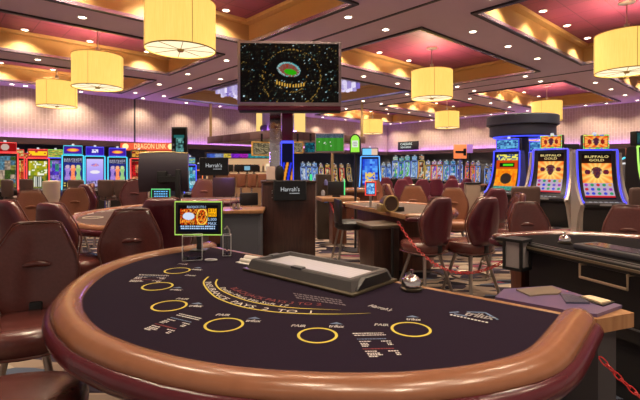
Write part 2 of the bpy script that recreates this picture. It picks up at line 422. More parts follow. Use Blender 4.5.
for (u, v), lab in PL:
    if pend is None: pend = o = pendant()
    else: o = copy_tree(pend)
    o.location = uv(u, v); o.rotation_euler.z = rnd.uniform(0, 3)
    tag(o, lab, 'pendant lamp', 'drum pendants under the coffers')
    l = bpy.data.lights.new('pendant_bulb', 'POINT'); l.energy = 140; l.color = (1, .78, .58); l.shadow_soft_size = .12
    lo = bpy.data.objects.new('pendant_bulb', l); C.objects.link(lo); lo.location = uv(u, v, 3.5)
# crystal ceiling panel in the long coffer
def cpic(x, y):
    h = hsh(int(x*60), int(y*60)); return lerp((.28, .22, .5), (.95, .9, 1.0), h)
cr = MB()
u0, u1 = US[1]; v0, v1 = VS[2][0], VS[3][1]
cr.box(u0+1.1, u1-1.1, v0+1.1, v1-1.1, ZT-.16, ZT-.1)
co = cr.build('crystal_chandelier', mat('chandelier plate', (.3, .28, .35), .4)); co.rotation_euler.z = ROOM_A
tag(co, 'wide crystal chandelier of violet and white prisms in the long coffer', 'chandelier')
cr = MB()
for i in range(14):
    for j in range(28):
        x = u0+1.25+i*(u1-u0-2.5)/13; y = v0+1.25+j*(v1-v0-2.5)/27; a = .05; h = .12 + .14*hsh(i, j)
        c0 = lerp((.20, .13, .5), (.9, .82, 1.0), hsh(i, j, 3)**1.5)
        base = len(cr.v)
        cr.box(x-a, x+a, y-a, y+a, ZT-.16-h, ZT-.16); cr.c[base:] = [c0]*8
pr = cr.build('crystal_prisms', screen_mat(.9, 'lit crystal'), co); pr['kind'] = 'stuff'
# ------------------------------------------------------------------ chairs and stools
def sup(t, e): c = math.cos(t); return math.copysign(abs(c)**e, c)
def sus(t, e): c = math.sin(t); return math.copysign(abs(c)**e, c)
def interp(tab, t):
    for (a, x), (b, y) in zip(tab, tab[1:]):
        if t <= b: 
            q = (t-a)/(b-a) if b > a else 0
            q = q*q*(3-2*q)*.5 + q*.5
            return x + (y-x)*q
    return tab[-1][1]
WT = [(0, .150), (.2, .180), (.40, .202), (.52, .203), (.66, .186), (.82, .152), (.93, .126), (1, .108)]
def back_pt(s, t, side):
    w = interp(WT, t); x = s*w; z = .50 + .46*t
    yc = .17 + .05*t - .055*(x/.2)**2
    return Vector((x, yc + side, z))
def gaming_chair(name, cat, leather, backm, lean=0.0, legs=True, slot=True):
    t = thing(name, '', cat)
    m = MB(); rings = []
    N = 28
    rows = [(-.012, .8, .4), (0, .94, .8)] + [(i/10, 1, 1) for i in range(1, 10)] + [(.97, .97, .95), (1.0, .9, .7), (1.015, .75, .3)]
    for tt, ws, ts in rows:
        r = []
        w = interp(WT, min(1, max(0, tt)))*ws; z = .50 + .46*tt; th = .042*ts
        for q in range(N):
            a = q*2*PI/N; x = w*sup(a, .55); k = sus(a, .6)
            yc = .17 + .05*tt - .055*(x/.2)**2
            dish = .014*max(0, 1-(x/w)**2)*min(1, max(0, (.75-abs(tt-.45))*2)) if k < 0 and w > .01 else 0
            r.append(Vector((x, yc + th*k + dish, z)))
        rings.append(r)
    m.loft(rings, 0)
    # back shell half gets the darker leather
    for i in range(len(m.f)):
        c = sum((Vector(m.v[j]) for j in m.f[i]), Vector())/len(m.f[i]); tt = (c.z-.5)/.46
        if c.y > .17 + .05*tt - .055*(c.x/.2)**2 + .012: m.m[i] = 1
    br = m.build('backrest', [leather, backm], t, 60)
    m = MB()
    pts = [back_pt(-1, i/12, -.03) for i in range(13)] + [back_pt(s/4, 1.012, -.03) for s in range(-3, 4)] + [back_pt(1, 1-i/12, -.03) for i in range(13)]
    m.tube(pts, .006, 6); m.build('piping', PIPING, br)
    if slot:
        m = MB(); m.tube([Vector((-.062+.124*q/6, .160-.004*abs(q-3)/3, .745+.008*math.sin(q*PI/6))) for q in range(7)], [.008, .015, .017, .017, .017, .015, .008], 10)
        m.build('lumbar_roll', leather, br)
    m = MB(); rings = []
    for z, k in ((.395, .82), (.41, .93), (.43, 1), (.48, 1.01), (.505, .97), (.52, .85), (.525, .5)):
        rings.append([Vector((.215*k*sup(q*2*PI/28, .75), -.03+.215*k*sus(q*2*PI/28, .75), z + .012*(k < .9 and z > .5)*0)) for q in range(28)])
    m.loft(rings); st = m.build('seat', leather, t, 60)
    m = MB(); m.tube([Vector((.219*sup(q*2*PI/28, .75), -.03+.219*sus(q*2*PI/28, .75), .415)) for q in range(28)], .006, 6, loop=True); m.build('seat_piping', PIPING, st)
    m = MB(); m.box(-.03, .03, .13, .19, .40, .56, bev=.008).lathe([(.13, .37), (.15, .396)], 20, c=(0, -.02, 0)); m.build('seat_plate', BLACK, t)
    if legs:
        for sx in (-1, 1):
            for sy in (-1, 1):
                m = MB(); m.tube([(sx*.10, -.02+sy*.10, .385), (sx*.19, -.02+sy*.19, .008)], [.017, .015], 10)
                m.lathe([(.02, 0), (.022, .012), (.015, .014)], 10, c=(sx*.19, -.02+sy*.19, 0)); m.build('leg', STEEL, t)
        m = MB(); m.tube([(.185*math.cos(q*PI/14), -.02+.185*math.sin(q*PI/14), .16) for q in range(28)], .010, 8, loop=True); m.build('foot_ring', STEEL, t)
    return t
CH = gaming_chair('casino_chair', 'chair', LEATHER, LEATHER_D)
CH_LIT = gaming_chair('casino_chair', 'chair', LEATHER_TAN_LIT, LEATHER)  # same maroon chair, light on the far ones put into the leather colour
CHP = gaming_chair('casino_chair', 'chair', LEATHER_P, LEATHER_P, slot=False)
used = set()
def chair(px, Y, face, lab, proto=CH, grp=None, s=1.0, X=None):
    """face: compass direction (degrees, 0 = towards the camera, 90 = towards the right) in which the sitter looks"""
    p = Vector((X_(px, Y) if X is None else X, Y, 0)); rz = R(face)
    if id(proto) not in used:
        used.add(id(proto)); o = proto; o.location = p; o.rotation_euler = (0, 0, rz); tag(o, lab)
        if grp: o['group'] = grp
    else: o = dup(proto, p, rz, lab, grp)
    o.scale = (s, s, s)
    return o
G1 = 'player chairs around the near card table'
chair(0, 2.12, 20, 'glossy maroon chair with lumbar crease nearest at the left end of the big table', CH, G1, 1.0, X=-1.42)
chair(129, 2.85, 17, 'maroon chair with lumbar crease behind the left rear corner of the big table', CH, G1, 1.0)
chair(0, 1.38, 98, 'maroon chair whose seat slides under the near left rail in the bottom left corner', CH, G1, 1.0, X=-1.02)
G2 = 'player chairs around the left card table'
chair(74.5, 3.49, 158, 'dark maroon chair turned away from us just behind the nearest glossy chair on the left', CH, G2, 1.02)
chair(33, 3.77, 150, 'maroon chair cut by the left edge turned towards the left table', CH, G2, 1.02)
chair(34, 5.5, 45, 'brown-lit chair seen between two nearer chairs at the far left', CH_LIT, G2, 1.0)
chair(72, 6.3, 15, 'brown-lit chair at the far left corner of the left table', CH_LIT, G2, 1.0)
chair(79, 7.9, -60, 'tan-lit chair peeking out behind the far corner of the left table', CH_LIT, G2, 1.0)
chair(97, 7.15, 150, 'dark maroon chair with its back to us beyond the left table', CH, G2, 1.02)
chair(131, 7.1, 5, 'maroon chair facing us at the far rail of the left table', CH, G2, 1.1)
chair(167, 3.45, 190, 'dark maroon chair with its back to us behind the small table display', CH, G2, 1.06)
G3 = 'stools around the middle card table'
chair(426, 4.4, 212, 'maroon stool with its back to us, left of the pair at the middle table', CH, G3, 1.0)
chair(472, 4.4, 207, 'maroon stool with its back to us, right of the pair at the middle table', CH, G3, 1.0)
chair(501, 5.0, 262, 'maroon chair seen edge-on right of the pair of stools', CH, G3, 1.0)
chair(489, 6.2, 190, 'maroon chair peeking above the right one of the pair of stools', CH, G3, 1.0)
chair(414, 6.35, -8, 'tan-lit chair facing us behind the middle table, left of two', CH_LIT, G3, 1.02)
chair(454, 6.1, -15, 'tan-lit chair facing us behind the middle table, right of two', CH_LIT, G3, 1.0)
G4 = 'player chairs around the right card table'
chair(537, 3.95, 5, 'maroon chair facing us at the far end rail of the right table', CH, G4, .96)
chair(632, 3.6, -25, 'maroon chair cut by the right edge at the right table', CH, G4, .96)
G5 = 'tan-lit chairs in the middle distance'
chair(386, 8.4, 60, 'tan-lit chair beyond the red bordered display turned to the right', CH_LIT, G5, 1.05)
chair(398, 7.3, 100, 'tan-lit chair with violet lit edge seen from its side', CH_LIT, G5, 1.02)
G6 = 'plum chairs at the distant tables'
for px, Y, f, lab in ((402, 11.2, 170, 'distant plum chair directly below the black wall sign'), (421.5, 11.2, 175, 'distant plum chair just right of the black wall sign'),
                      (434.5, 11.8, 180, 'distant plum chair straight behind the tan-lit pair, fourth from the right'), (449.5, 11.4, 185, 'distant plum chair below the hanging orange sign, left of its pair'),
                      (462.5, 12.1, 200, 'distant plum chair below the hanging orange sign, right of its pair'), (388, 13.2, 150, 'small distant plum chair farthest left of its row'),
                      (411, 14.5, 30, 'small brown distant chair facing us between the plum ones'), (455, 16.4, 20, 'small brown distant chair peeping over the plum pair')):
    chair(px, Y, f, lab, CHP if 'plum' in lab else CH_LIT, G6)
chair(203, 8.0, 10, 'brown-lit chair below the left hanging black screen', CH_LIT, None, 1.08)

# slot machine seats: low square backs on a pedestal
def slot_seat():
    t = thing('slot_chair', '', 'chair')
    m = MB(); rings = []
    for z, w, th in ((.52, .17, .02), (.54, .19, .035), (.7, .205, .04), (.9, .21, .036), (.94, .2, .03), (.95, .17, .015)):
        rings.append([Vector((w*sup(q*2*PI/20, .4), .19 + .04*(z-.5) - .03*(w*sup(q*2*PI/20, .4)/.2)**2 + th*sus(q*2*PI/20, .5), z)) for q in range(20)])
    m.loft(rings); m.build('backrest', mat('dark brown vinyl', (.085, .045, .036), .45), t, 60)
    m = MB(); m.loft([[Vector((.2*k*sup(q*2*PI/20, .7), .2*k*sus(q*2*PI/20, .7), z)) for q in range(20)] for z, k in ((.42, .85), (.45, 1), (.5, 1), (.53, .85), (.535, .4))])
    m.build('seat', MATS['dark brown vinyl'], t, 60)
    m = MB(); m.lathe([(.23, 0), (.23, .02), (.05, .05), (.035, .08), (.035, .42)], 18); m.build('pedestal', CHROME, t)
    m = MB(); m.box(-.02, .02, .1, .2, .44, .6); m.build('back_bracket', BLACK, t)
    return t
SS = slot_seat()
first_seat = [True]
def seat(px, Y, face, lab, s=1.0):
    p = (X_(px, Y), Y, 0)
    if first_seat[0]:
        first_seat[0] = False; o = SS; o.location = p; o.rotation_euler = (0, 0, R(face)); tag(o, lab, None, 'seats in front of the slot machines')
    else: o = dup(SS, p, R(face), lab, 'seats in front of the slot machines')
    o.scale = (s, s, s); return o
seat(31.5, 12.1, 170, 'dark seat in front of the red framed slot machine on the left')
seat(80, 11.3, 176, 'dark seat before the left one of the three blue framed machines')
seat(109, 11.3, 182, 'dark seat before the middle of the three blue framed machines')
seat(125, 11.2, 186, 'dark seat before the right one of the three blue framed machines')
seat(14, 11.2, 160, 'dark seat in front of the red slot machine at the left edge')
seat(522, 6.9, 172, 'beige backed seat before the left bison slot machine', 1.02)
seat(628, 6.5, 200, 'brown seat before the right bison slot machine', 1.02)
seat(622, 9.6, 190, 'brown seat before the far small blue slot machine')

# tall black dealer stool
t = thing('dealer_stool', 'black stool with chrome legs left of the middle card table', 'stool', (X_(350, 5.25), 5.25, 0), R(100))
MB().box(-.16, .16, .13, .17, .58, .88, bev=.03).build('backrest', mat('black leather', (.02, .016, .017), .4), t)
m = MB(); m.loft([[Vector((.18*k*sup(q*2*PI/20, .7), .18*k*sus(q*2*PI/20, .7), z)) for q in range(20)] for z, k in ((.52, .85), (.54, 1), (.6, 1), (.62, .8))]); m.build('seat', MATS['black leather'], t, 60)
for sx in (-1, 1):
    for sy in (-1, 1): MB().tube([(sx*.11, sy*.11, .54), (sx*.21, sy*.21, 0)], .013, 8).build('leg', STEEL, t)
m = MB(); m.tube([(sx*.175, sy*.175, .18) for sx, sy in ((-1, -1), (1, -1), (1, 1), (-1, 1))], .009, 6, loop=True); m.build('footrest', STEEL, t)
# red bar stool near the counter
t = thing('bar_stool', 'red seated chrome stool standing left of the podium', 'stool', (X_(247, 6.3), 6.3, 0), R(200))
mat('red vinyl', (.22, .02, .025), .35); MB().box(-.13, .13, .13, .16, .72, .90, bev=.03).build('backrest', mat('black leather', (.02, .016, .017), .4), t)
MB().lathe([(.16, .6), (.19, .62), (.19, .66), (.14, .68)], 20).build('seat', MATS['red vinyl'], t)
for q in range(4):
    a = q*PI/2+.6; MB().tube([(.1*math.cos(a), .1*math.sin(a), .6), (.2*math.cos(a), .2*math.sin(a), 0)], .012, 8).build('leg', CHROME, t)
MB().tube([(.17*math.cos(q*PI/10), .17*math.sin(q*PI/10), .22) for q in range(20)], .009, 6, loop=True).build('foot_ring', CHROME, t)

# ------------------------------------------------------------------ card tables
HALF = [(.886, 0), (.886, .15), (.886, .30), (.877, .39), (.848, .47), (.79, .57), (.70, .68), (.60, .765), (.50, .835), (.40, .89), (.28, .935), (.15, .965), (0, .98)]
def dshape(hw, dep, st):
    """players' outline in table coordinates (x along the dealer edge, -y towards the players)"""
    r = [(x*hw/.886, -y*dep/.98) for x, y in HALF]
    return [(-x, y) for x, y in r] + r[-2::-1]
def resample(pts, n):
    P = [Vector((p[0], p[1])) for p in pts]; L = [0]
    for a, b in zip(P, P[1:]): L.append(L[-1] + (b-a).length)
    out = []; j = 0
    for i in range(n+1):
        d = L[-1]*i/n
        while j < len(L)-2 and L[j+1] < d: j += 1
        q = (d-L[j])/(L[j+1]-L[j]); out.append(P[j].lerp(P[j+1], q))
    return out
def smooth_path(P, it):
    for _ in range(it):
        P = [P[0]] + [(P[i-1]+P[i]*2+P[i+1])/4 for i in range(1, len(P)-1)] + [P[-1]]
    return P
def card_table(name, lab, loc, rz, hw, dep, st, z, felt, body, top, low, grp=None, smooth=2):
    t = thing(name, lab, 'card table', (loc[0], loc[1], 0), rz, grp)
    P = smooth_path(resample(dshape(hw, dep, st), 110), smooth)
    m = MB(); m.prism([(p.x, p.y) for p in P], z-.035, z, 'z'); m.build('felt_top', felt, t)
    # padded armrest in two rolls
    nrm = []
    for i in range(len(P)):
        a = P[max(0, i-1)]; b = P[min(len(P)-1, i+1)]; d = (b-a).normalized(); nrm.append(Vector((d.y, -d.x)) if False else Vector((-d.y, d.x)))
    if nrm[len(P)//2].y > 0: nrm = [-q for q in nrm]
    def sweep(prof, nm, mt):
        m = MB(); rings = []
        n = len(P); k = len(prof); cx = sum(p[0] for p in prof)/k; cz = sum(p[1] for p in prof)/k
        def ringat(i, sc, push):
            p = P[i]; nn = nrm[i]; tt = Vector((nn.y, -nn.x)) * push
            return [Vector((p.x + nn.x*(cx+(w-cx)*sc) + tt.x, p.y + nn.y*(cx+(w-cx)*sc) + tt.y, z + cz + (h-cz)*sc)) for w, h in prof]
        t0 = (P[1]-P[0]).normalized(); s0 = 1 if Vector((nrm[0].y, -nrm[0].x)).dot(t0) < 0 else -1
        for sc, ps in ((.35, .05), (.7, .042), (.92, .022)): rings.append(ringat(0, sc, s0*ps))
        for i in range(n): rings.append(ringat(i, 1, 0))
        for sc, ps in ((.92, .022), (.7, .042), (.35, .05)): rings.append(ringat(n-1, sc, -s0*ps))
        m.loft(rings); return m.build(nm, mt, t, 70)
    prof = [(-.004, -.012), (0, .003), (.008, .011), (.022, .018), (.044, .023), (.066, .018), (.084, .005), (.091, -.010), (.086, -.020), (.03, -.022)]
    sweep(prof, 'padded_armrest', top)
    prof = [(.02, -.018), (.08, -.012), (.092, -.012), (.102, -.017), (.109, -.026), (.112, -.037), (.109, -.052), (.098, -.066), (.08, -.073), (.02, -.073)]
    sweep(prof, 'lower_armrest_roll', low)
    m = MB(); m.box(-hw, hw, -.012, .014, z-.05, z+.002, bev=.006); m.build('dealer_edge', body[1], t)
    q = [(p.x*.74, p.y*.74-.08) for p in P]
    m = MB(); m.prism(q, .10, z-.035, 'z'); m.build('table_body', body[0], t)
    m = MB(); m.prism([(p.x*.68, p.y*.68-.10) for p in P], 0, .10, 'z'); m.build('plinth', BLACKM, t)
    return t
# ------------------------------------------------------------------ the big table
ZF = .80
A_ = Vector((-.615, 2.484)); B_ = Vector((.745, 1.3475))
MID = (A_+B_)/2; DD = (B_-A_).normalized(); HW = (B_-A_).length/2
RZ = math.atan2(DD.y, DD.x)
big = card_table('blackjack_table', 'big blackjack table with dark purple felt and a tan-lit padded rail in the foreground', MID, RZ, HW, .98, .36, ZF, FELT, (WOOD, WOODT), RAIL_LIT, RAIL_SHADED)
INV = mtx((MID.x, MID.y, 0), RZ).inverted()
YEL = mat('yellow felt ink', (.62, .50, .07), .8); WHT = mat('white felt ink', (.66, .62, .60), .8); RED = mat('red felt ink', (.20, .028, .03), .8); BLU = mat('blue felt ink', (.14, .2, .34), .8)
def fp(px, py): p = on(px, py, ZF); return Vector((p.x, p.y))
def ribbon(mb, pts, w, mi=0, loop=False, taper=None):
    n = len(pts); vs = []
    for i, p in enumerate(pts):
        a = pts[(i-1) % n] if loop or i else p; b = pts[(i+1) % n] if loop or i < n-1 else p
        d = (b-a).normalized(); q = Vector((-d.y, d.x)) * w * (taper(i/(n-1)) if taper else 1) / 2
        vs += [(p.x-q.x, p.y-q.y, ZF+.0012), (p.x+q.x, p.y+q.y, ZF+.0012)]
    fs = [(2*i, 2*((i+1) % n), 2*((i+1) % n)+1, 2*i+1) for i in range(n if loop else n-1)]
    mb.add(vs, fs, mi)
for q, (px, py, rx) in enumerate(((177.3, 270.8, 12), (157.5, 286.5, 14.3), (169.3, 306, 16.5), (224, 325, 18.5), (317.5, 335.5, 19), (411, 329.5, 18.8))):
    c = fp(px, py); r = rx * (H-ZF) / (py-HZ)
    m = MB(); ribbon(m, [Vector((c.x+r*math.cos(k*PI/24), c.y+r*math.sin(k*PI/24))) for k in range(48)], .0075, 0, True)
    m.build('betting_circle', YEL, big, xf=INV, fix=False)
def catmull(P, n=10):
    out = []
    for i in range(len(P)-1):
        p0, p1, p2, p3 = P[max(0, i-1)], P[i], P[i+1], P[min(len(P)-1, i+2)]
        for k in range(n):
            t = k/n
            out.append(.5*((2*p1)+(p2-p0)*t+(2*p0-5*p1+4*p2-p3)*t*t+(3*p1-p0-3*p2+p3)*t**3))
    return out + [P[-1]]
o_arc = catmull([fp(*p) for p in ((208.3, 277), (203.8, 282), (206, 288), (214.5, 296.5), (226, 302), (241, 306.8), (260, 310.4), (281, 312.8), (305, 314), (328, 314.4), (350, 314.2), (371, 313.4))])
i_arc = catmull([fp(*p) for p in ((217.3, 279.5), (215.8, 284), (220, 289.5), (231.5, 295.5), (246, 300.6), (261, 304), (281, 307), (300, 308.6), (320, 309.5), (341, 310.3))])
m = MB()
for a in (o_arc, i_arc): ribbon(m, a, .0065, 0, False, lambda t: min(1, (1-t)*3.5) * .9 + .1)
m.build('insurance_line', YEL, big, xf=INV, fix=False)
def arclen(P):
    L = [0]
    for a, b in zip(P, P[1:]): L.append(L[-1]+(b-a).length)
    return L
def text_on(mb, body, P, size, off, t0, t1, mi=0):
    """bend a line of text along a path on the felt"""
    L = arclen(P); T = L[-1]; vs, fs = text_geo(body); xs = [v.x for v in vs]; x0, x1 = min(xs), max(xs); out = []
    for v in vs:
        d = T*(t0 + (t1-t0)*(v.x-x0)/(x1-x0)); j = 0
        while j < len(L)-2 and L[j+1] < d: j += 1
        q = (d-L[j])/(L[j+1]-L[j]); p = P[j].lerp(P[j+1], q); tg = (P[j+1]-P[j]).normalized(); nn = Vector((-tg.y, tg.x))
        p = p + nn*(off + v.y*size); out.append((p.x, p.y, ZF+.0014))
    mb.add(out, fs, mi)
m = MB(); text_on(m, 'INSURANCE  PAYS  2  TO  1', o_arc, .034, .016, .10, .79); m.build('insurance_lettering', WHT, big, xf=INV, fix=False)
m = MB(); text_on(m, 'Dealer Must Hit Soft 17', i_arc, .026, .014, .20, .74); m.build('dealer_rule_lettering', WHT, big, xf=INV, fix=False)
m = MB(); text_on(m, 'BLACKJACK PAYS 3 TO 2', i_arc, .036, .047, .24, .90); m.build('red_table_lettering', RED, big, xf=INV, fix=False)
def felt_frame(pa, pb):
    a, b = fp(*pa), fp(*pb); x = (b-a).normalized(); c = (a+b)/2
    M = Matrix(((x.x, -x.y, 0, c.x), (x.y, x.x, 0, c.y), (0, 0, 1, ZF+.0014), (0, 0, 0, 1)))
    return M, (b-a).length
def felt_text(mb, body, pa, pb, size, mi=0, shear=0.0):
    M, w = felt_frame(pa, pb); text_at(mb, body, size, M, mi, shear, w)
# side-bet badges by each circle: one PAIR word and one trilux word over a blue star of bars
for (x, y) in ((182.5, 264), (190, 275.5), (182, 299), (222.5, 315), (298, 326), (381, 325)):
    m = MB(); s = .55 + .45*(y-262)/64
    for q in (0, .35): felt_text(m, 'PAIR', (x-6*s-1+q, y), (x+6*s+1+q, y+.6), .026, 0, .2)
    m.build('pair_lettering', WHT, big, xf=INV, fix=False)
for (x, y) in ((196.5, 269.5), (176, 289.8), (195.5, 306), (253, 321), (336, 326.5), (413, 319.5)):
    m = MB(); s = .55 + .45*(y-262)/64
    for q in (0, .35): felt_text(m, 'trilux', (x-6.5*s-1+q, y), (x+6.5*s+1+q, y+.6), .03, 0, .2)
    M, w = felt_frame((x-8*s, y-1), (x+8*s, y-.4))
    m.add([M @ Vector(p) for p in ((-.02, .010, 0), (.02, .010, 0), (0, .026, 0))], [(0, 1, 2)], 1)
    m.build('trilux_badge', [WHT, BLU], big, xf=INV, fix=False)
m = MB()
for q in (0, .5, 1): felt_text(m, 'trilux', (464.5+q, 313.6), (493+q, 318.6), .062, 0, .25)
M, w = felt_frame((461, 314), (490, 320))
for a, b, c in (((-.035, .028), (.012, .056), .004), ((.012, .056), (.062, .014), .004), ((-.075, -.012), (-.055, .012), .004), ((-.06, -.014), (-.02, -.012), .004)):
    e = (Vector(b)-Vector(a)).normalized(); q = Vector((-e.y, e.x))*c
    m.add([M @ Vector((p.x, p.y, -.0002)) for p in (Vector(a)-q, Vector(b)-q, Vector(b)+q, Vector(a)+q)], [(0, 1, 2, 3)], 1)
for k in range(11):
    x = -.066+.0105*k; m.add([M @ Vector(p) for p in ((x, -.034, 0), (x+.007, -.034, 0), (x+.007, -.025, 0), (x, -.025, 0))], [(0, 1, 2, 3)], 0)
m.build('trilux_badge', [WHT, BLU], big, xf=INV, fix=False)
m = MB(); felt_text(m, "Harrah's", (369, 305.5), (391, 310.8), .036, 0, .35); m.build('house_lettering', WHT, big, xf=INV, fix=False)
# paytables too small to read: rows of fine strokes
def paytable(pa, pb, pc):
    """parallelogram: pa top-left, pb top-right, pc bottom-left (pixels)"""
    m = MB(); a, b, c = fp(*pa), fp(*pb), fp(*pc); ex, ey = b-a, c-a
    rows = [(0, .03, .97, 0), (.09, .05, 1, 0), (.27, .06, .93, 2), (.38, .08, .42, 0), (.38, .72, 1, 0), (.47, .08, .3, 0), (.47, .85, 1, 0), (.53, .08, .3, 0), (.53, .85, 1, 0), (.59, .08, .25, 0), (.7, .05, .95, 1), (.8, .08, .4, 0), (.8, .72, 1, 0), (.88, .1, .45, 0), (.88, .88, 1, 0), (.94, .1, .5, 0), (.94, .88, 1, 0), (1, .1, .35, 0)]
    for y, x0, x1, mi in rows:
        x = x0; k = 0
        while x < x1:
            w = min(x1-x, .03 + .05*hsh(x*9, y*7, k)); k += 1
            p = [a + ex*xx + ey*yy for xx, yy in ((x, y), (x+w, y), (x+w, y+.038), (x, y+.038))]
            m.add([(q.x, q.y, ZF+.0012) for q in p], [(0, 1, 2, 3)], mi); x += w + .02
    return m.build('paytable_print', [WHT, RED, BLU], big, xf=INV, fix=False)
paytable((351.5, 333.5), (384, 333), (365, 356.5))
paytable((179, 313.5), (202.5, 318.8), (143, 328))
paytable((138.5, 274.5), (170, 275.5), (126, 281.5))
LS = mat('faint felt ink', (.13, .10, .12), .85)
m = MB(); a, b, c = fp(292, 293), fp(340, 300), fp(296, 299); ex, ey = b-a, c-a
for y in (0, .35, .7):
    x = .02
    while x < .96:
        w = .03 + .06*hsh(x*7, y*9); p = [a+ex*xx+ey*yy for xx, yy in ((x, y), (x+w, y), (x+w, y+.2), (x, y+.2))]; m.add([(q.x, q.y, ZF+.0012) for q in p], [(0, 1, 2, 3)]); x += w+.02
m.build('faint_table_lettering', LS, big, xf=INV, fix=False)

# chip tray with clear locked lid
pL, pB, pR = on(249.5, 271, ZF), on(288, 260.5, ZF), on(389, 281, ZF)
ex = (pR-pB); ey = (pB-pL); L_ = ex.length; x_ = ex.normalized(); W_ = abs(ey.dot(Vector((-x_.y, x_.x, 0))))
ctr = (pL + pR)/2
tr = thing('chip_tray', 'dark grey chip tray with a shiny locked cover on the big purple table', 'chip tray', (ctr.x, ctr.y, ZF), math.atan2(x_.y, x_.x))
hx, hy = L_/2, W_/2; h = .052; b = .034
m = MB()
def rect(ax, ay, z): return [Vector((-ax, -ay, z)), Vector((ax, -ay, z)), Vector((ax, ay, z)), Vector((-ax, ay, z))]
m.loft([rect(hx, hy, .012), rect(hx-.012, hy-.012, h-.006), rect(hx-.017, hy-.017, h), rect(hx-b, hy-b, h), rect(hx-b-.008, hy-b-.008, h-.014)], 0, False, False)
m.build('tray_frame', mat('grey tray frame', (.085, .078, .078), .45), tr, 20)
m = MB().box(-hx-.016, hx+.016, -hy-.016, hy+.016, .001, .012, bev=.004); m.build('tray_base', mat('brass brown base', (.10, .08, .05), .4, .5), tr)
LID = bpy.data.materials.new('reflection tinted cover'); LID.use_nodes = True  # pale lavender base colour stands for the ceiling reflected in the lid
nt = LID.node_tree; bs = nt.nodes['Principled BSDF']; bs.inputs['Base Color'].default_value = (.90, .87, .95, 1); bs.inputs['Metallic'].default_value = .25; bs.inputs['Roughness'].default_value = .2
tc = nt.nodes.new('ShaderNodeTexCoord'); wv = nt.nodes.new('ShaderNodeTexWave'); wv.inputs['Scale'].default_value = 14; wv.inputs['Distortion'].default_value = .4
bp = nt.nodes.new('ShaderNodeBump'); bp.inputs['Strength'].default_value = .06; bp.inputs['Distance'].default_value = .004
nt.links.new(tc.outputs['Object'], wv.inputs['Vector']); nt.links.new(wv.outputs['Fac'], bp.inputs['Height']); nt.links.new(bp.outputs['Normal'], bs.inputs['Normal'])
m = MB(); m.add(rect(hx-b-.006, hy-b-.006, h-.014), [(0, 1, 2, 3)]); m.build('tray_cover', LID, tr)
MB().box(-.03, .03, -hy+b-.022, -hy+b+.004, h-.003, h+.006, bev=.002).build('tray_lock', GREY, tr); MB().box(-hx+.014, -hx+.045, -.02, .03, h-.002, h+.004, bev=.001).build('tray_hinge', GREY, tr)
m = MB().prism([(-hy+.02, .014), (-hy+.07, h-.002), (hy-.05, h-.002), (hy-.02, .014)], hx-.02, hx+.008, 'x'); m.build('tray_end_block', mat('black end block', (.02, .018, .02), .35), tr)
# call bell
def bell(loc, lab):
    t = thing('call_bell', lab, 'bell', loc)
    MB().lathe([(.036, 0), (.040, .003), (.040, .010), (.034, .014), (.028, .017)], 28).build('base', mat('dark bronze', (.10, .08, .06), .3, .8), t)
    MB().lathe([(.037, .019), (.0365, .026), (.033, .038), (.024, .050), (.012, .057), (.006, .059)], 28).build('dome', CHROME, t)
    MB().lathe([(.004, .058), (.004, .068), (.0075, .069), (.0075, .074), (.003, .077)], 16).build('plunger', CHROME, t)
    return t
bell(on(411.5, 290, ZF), 'chrome call bell on the dealer edge of the big purple table')
# little limit display on a post
base = on(199, 251, ZF)
dsp = thing('table_display', 'small screen with glowing yellow-green border standing on the big table', 'display', base, R(-2))
YD = base.y; dw = 47.5*YD/F; dh = 33.5*YD/F; zc = Z_(218, YD)-ZF
m = MB().box(-dw/2, dw/2, -.014, .014, zc-dh/2, zc+dh/2, bev=.006); m.build('display_case', BLACK, dsp)
m = MB(); m.tube([(sx*(dw/2-.002), -.012, zc+sz*(dh/2-.002)) for sx, sz in ((-1, -1), (1, -1), (1, 1), (-1, 1))], .0042, 8, loop=True); m.build('light_border', glow('yellow green light border', (.45, .75, .12), .85), dsp)
def roul(x, y):
    c = (.012, .016, .03)
    if .05 < x < .73 and .26 < y < .86:
        h = hsh(int(x*46), int(y*26)); c = ((.85, .3, .03), (.32, .08, .02), (.95, .62, .18), (.12, .03, .02), (.7, .15, .03))[int(h*4.99)]
        d = ((x-.6)/.16)**2 + ((y-.56)/.36)**2
        if .55 < d < .8: c = (.95, .75, .25)
        if ((x-.26)/.15)**2 + ((y-.58)/.14)**2 < 1: c = (.75, .8, .9)
    if .75 < x < .96 and .56 < y < .88: c = (.95, .62, .04)
    if y < .23: c = (.015, .04, .09)
    return c
m = MB(); m.grid(pane(dw*.84, dh*.78, -.0155, zc), 92, 52, 0, roul); ds_ = m.build('screen', SCR, dsp, fix=False)
m = MB()
LB = glow('pale blue letters', (.45, .65, .95), .9)
def sgrid(x, y): return UP((x-.5)*dw*.84, -.0165, zc+(y-.5)*dh*.78)
text_at(m, 'BLACKJACK 3 TO 2', .018, sgrid(.46, .93), 0, 0, dw*.40)
for k, y in enumerate((.17, .09)):
    for q in range(16):
        x = .06+.055*q+.01*hsh(q, k); w = .03+.015*hsh(q, k, 2); m.box((x-.5)*dw*.84, (x+w-.5)*dw*.84, -.0166, -.0160, zc+(y-.5)*dh*.78, zc+(y+.05-.5)*dh*.78)
text_at(m, '5,000', .022, sgrid(.855, .46), 0); text_at(m, 'MAX', .022, sgrid(.855, .30), 0)
m.build('screen_lettering', LB, ds_, fix=False)
m = MB(); text_at(m, '$15', .026, sgrid(.855, .80)); text_at(m, 'MIN', .022, sgrid(.855, .64)); m.build('dark_lettering', BLACKM, ds_, fix=False)
m = MB().box(-.016, .016, .004, .022, 0, zc-dh/2+.02, bev=.004).box(-.045, .045, -.03, .05, 0, .008, bev=.003); m.build('post', DGREY, dsp)
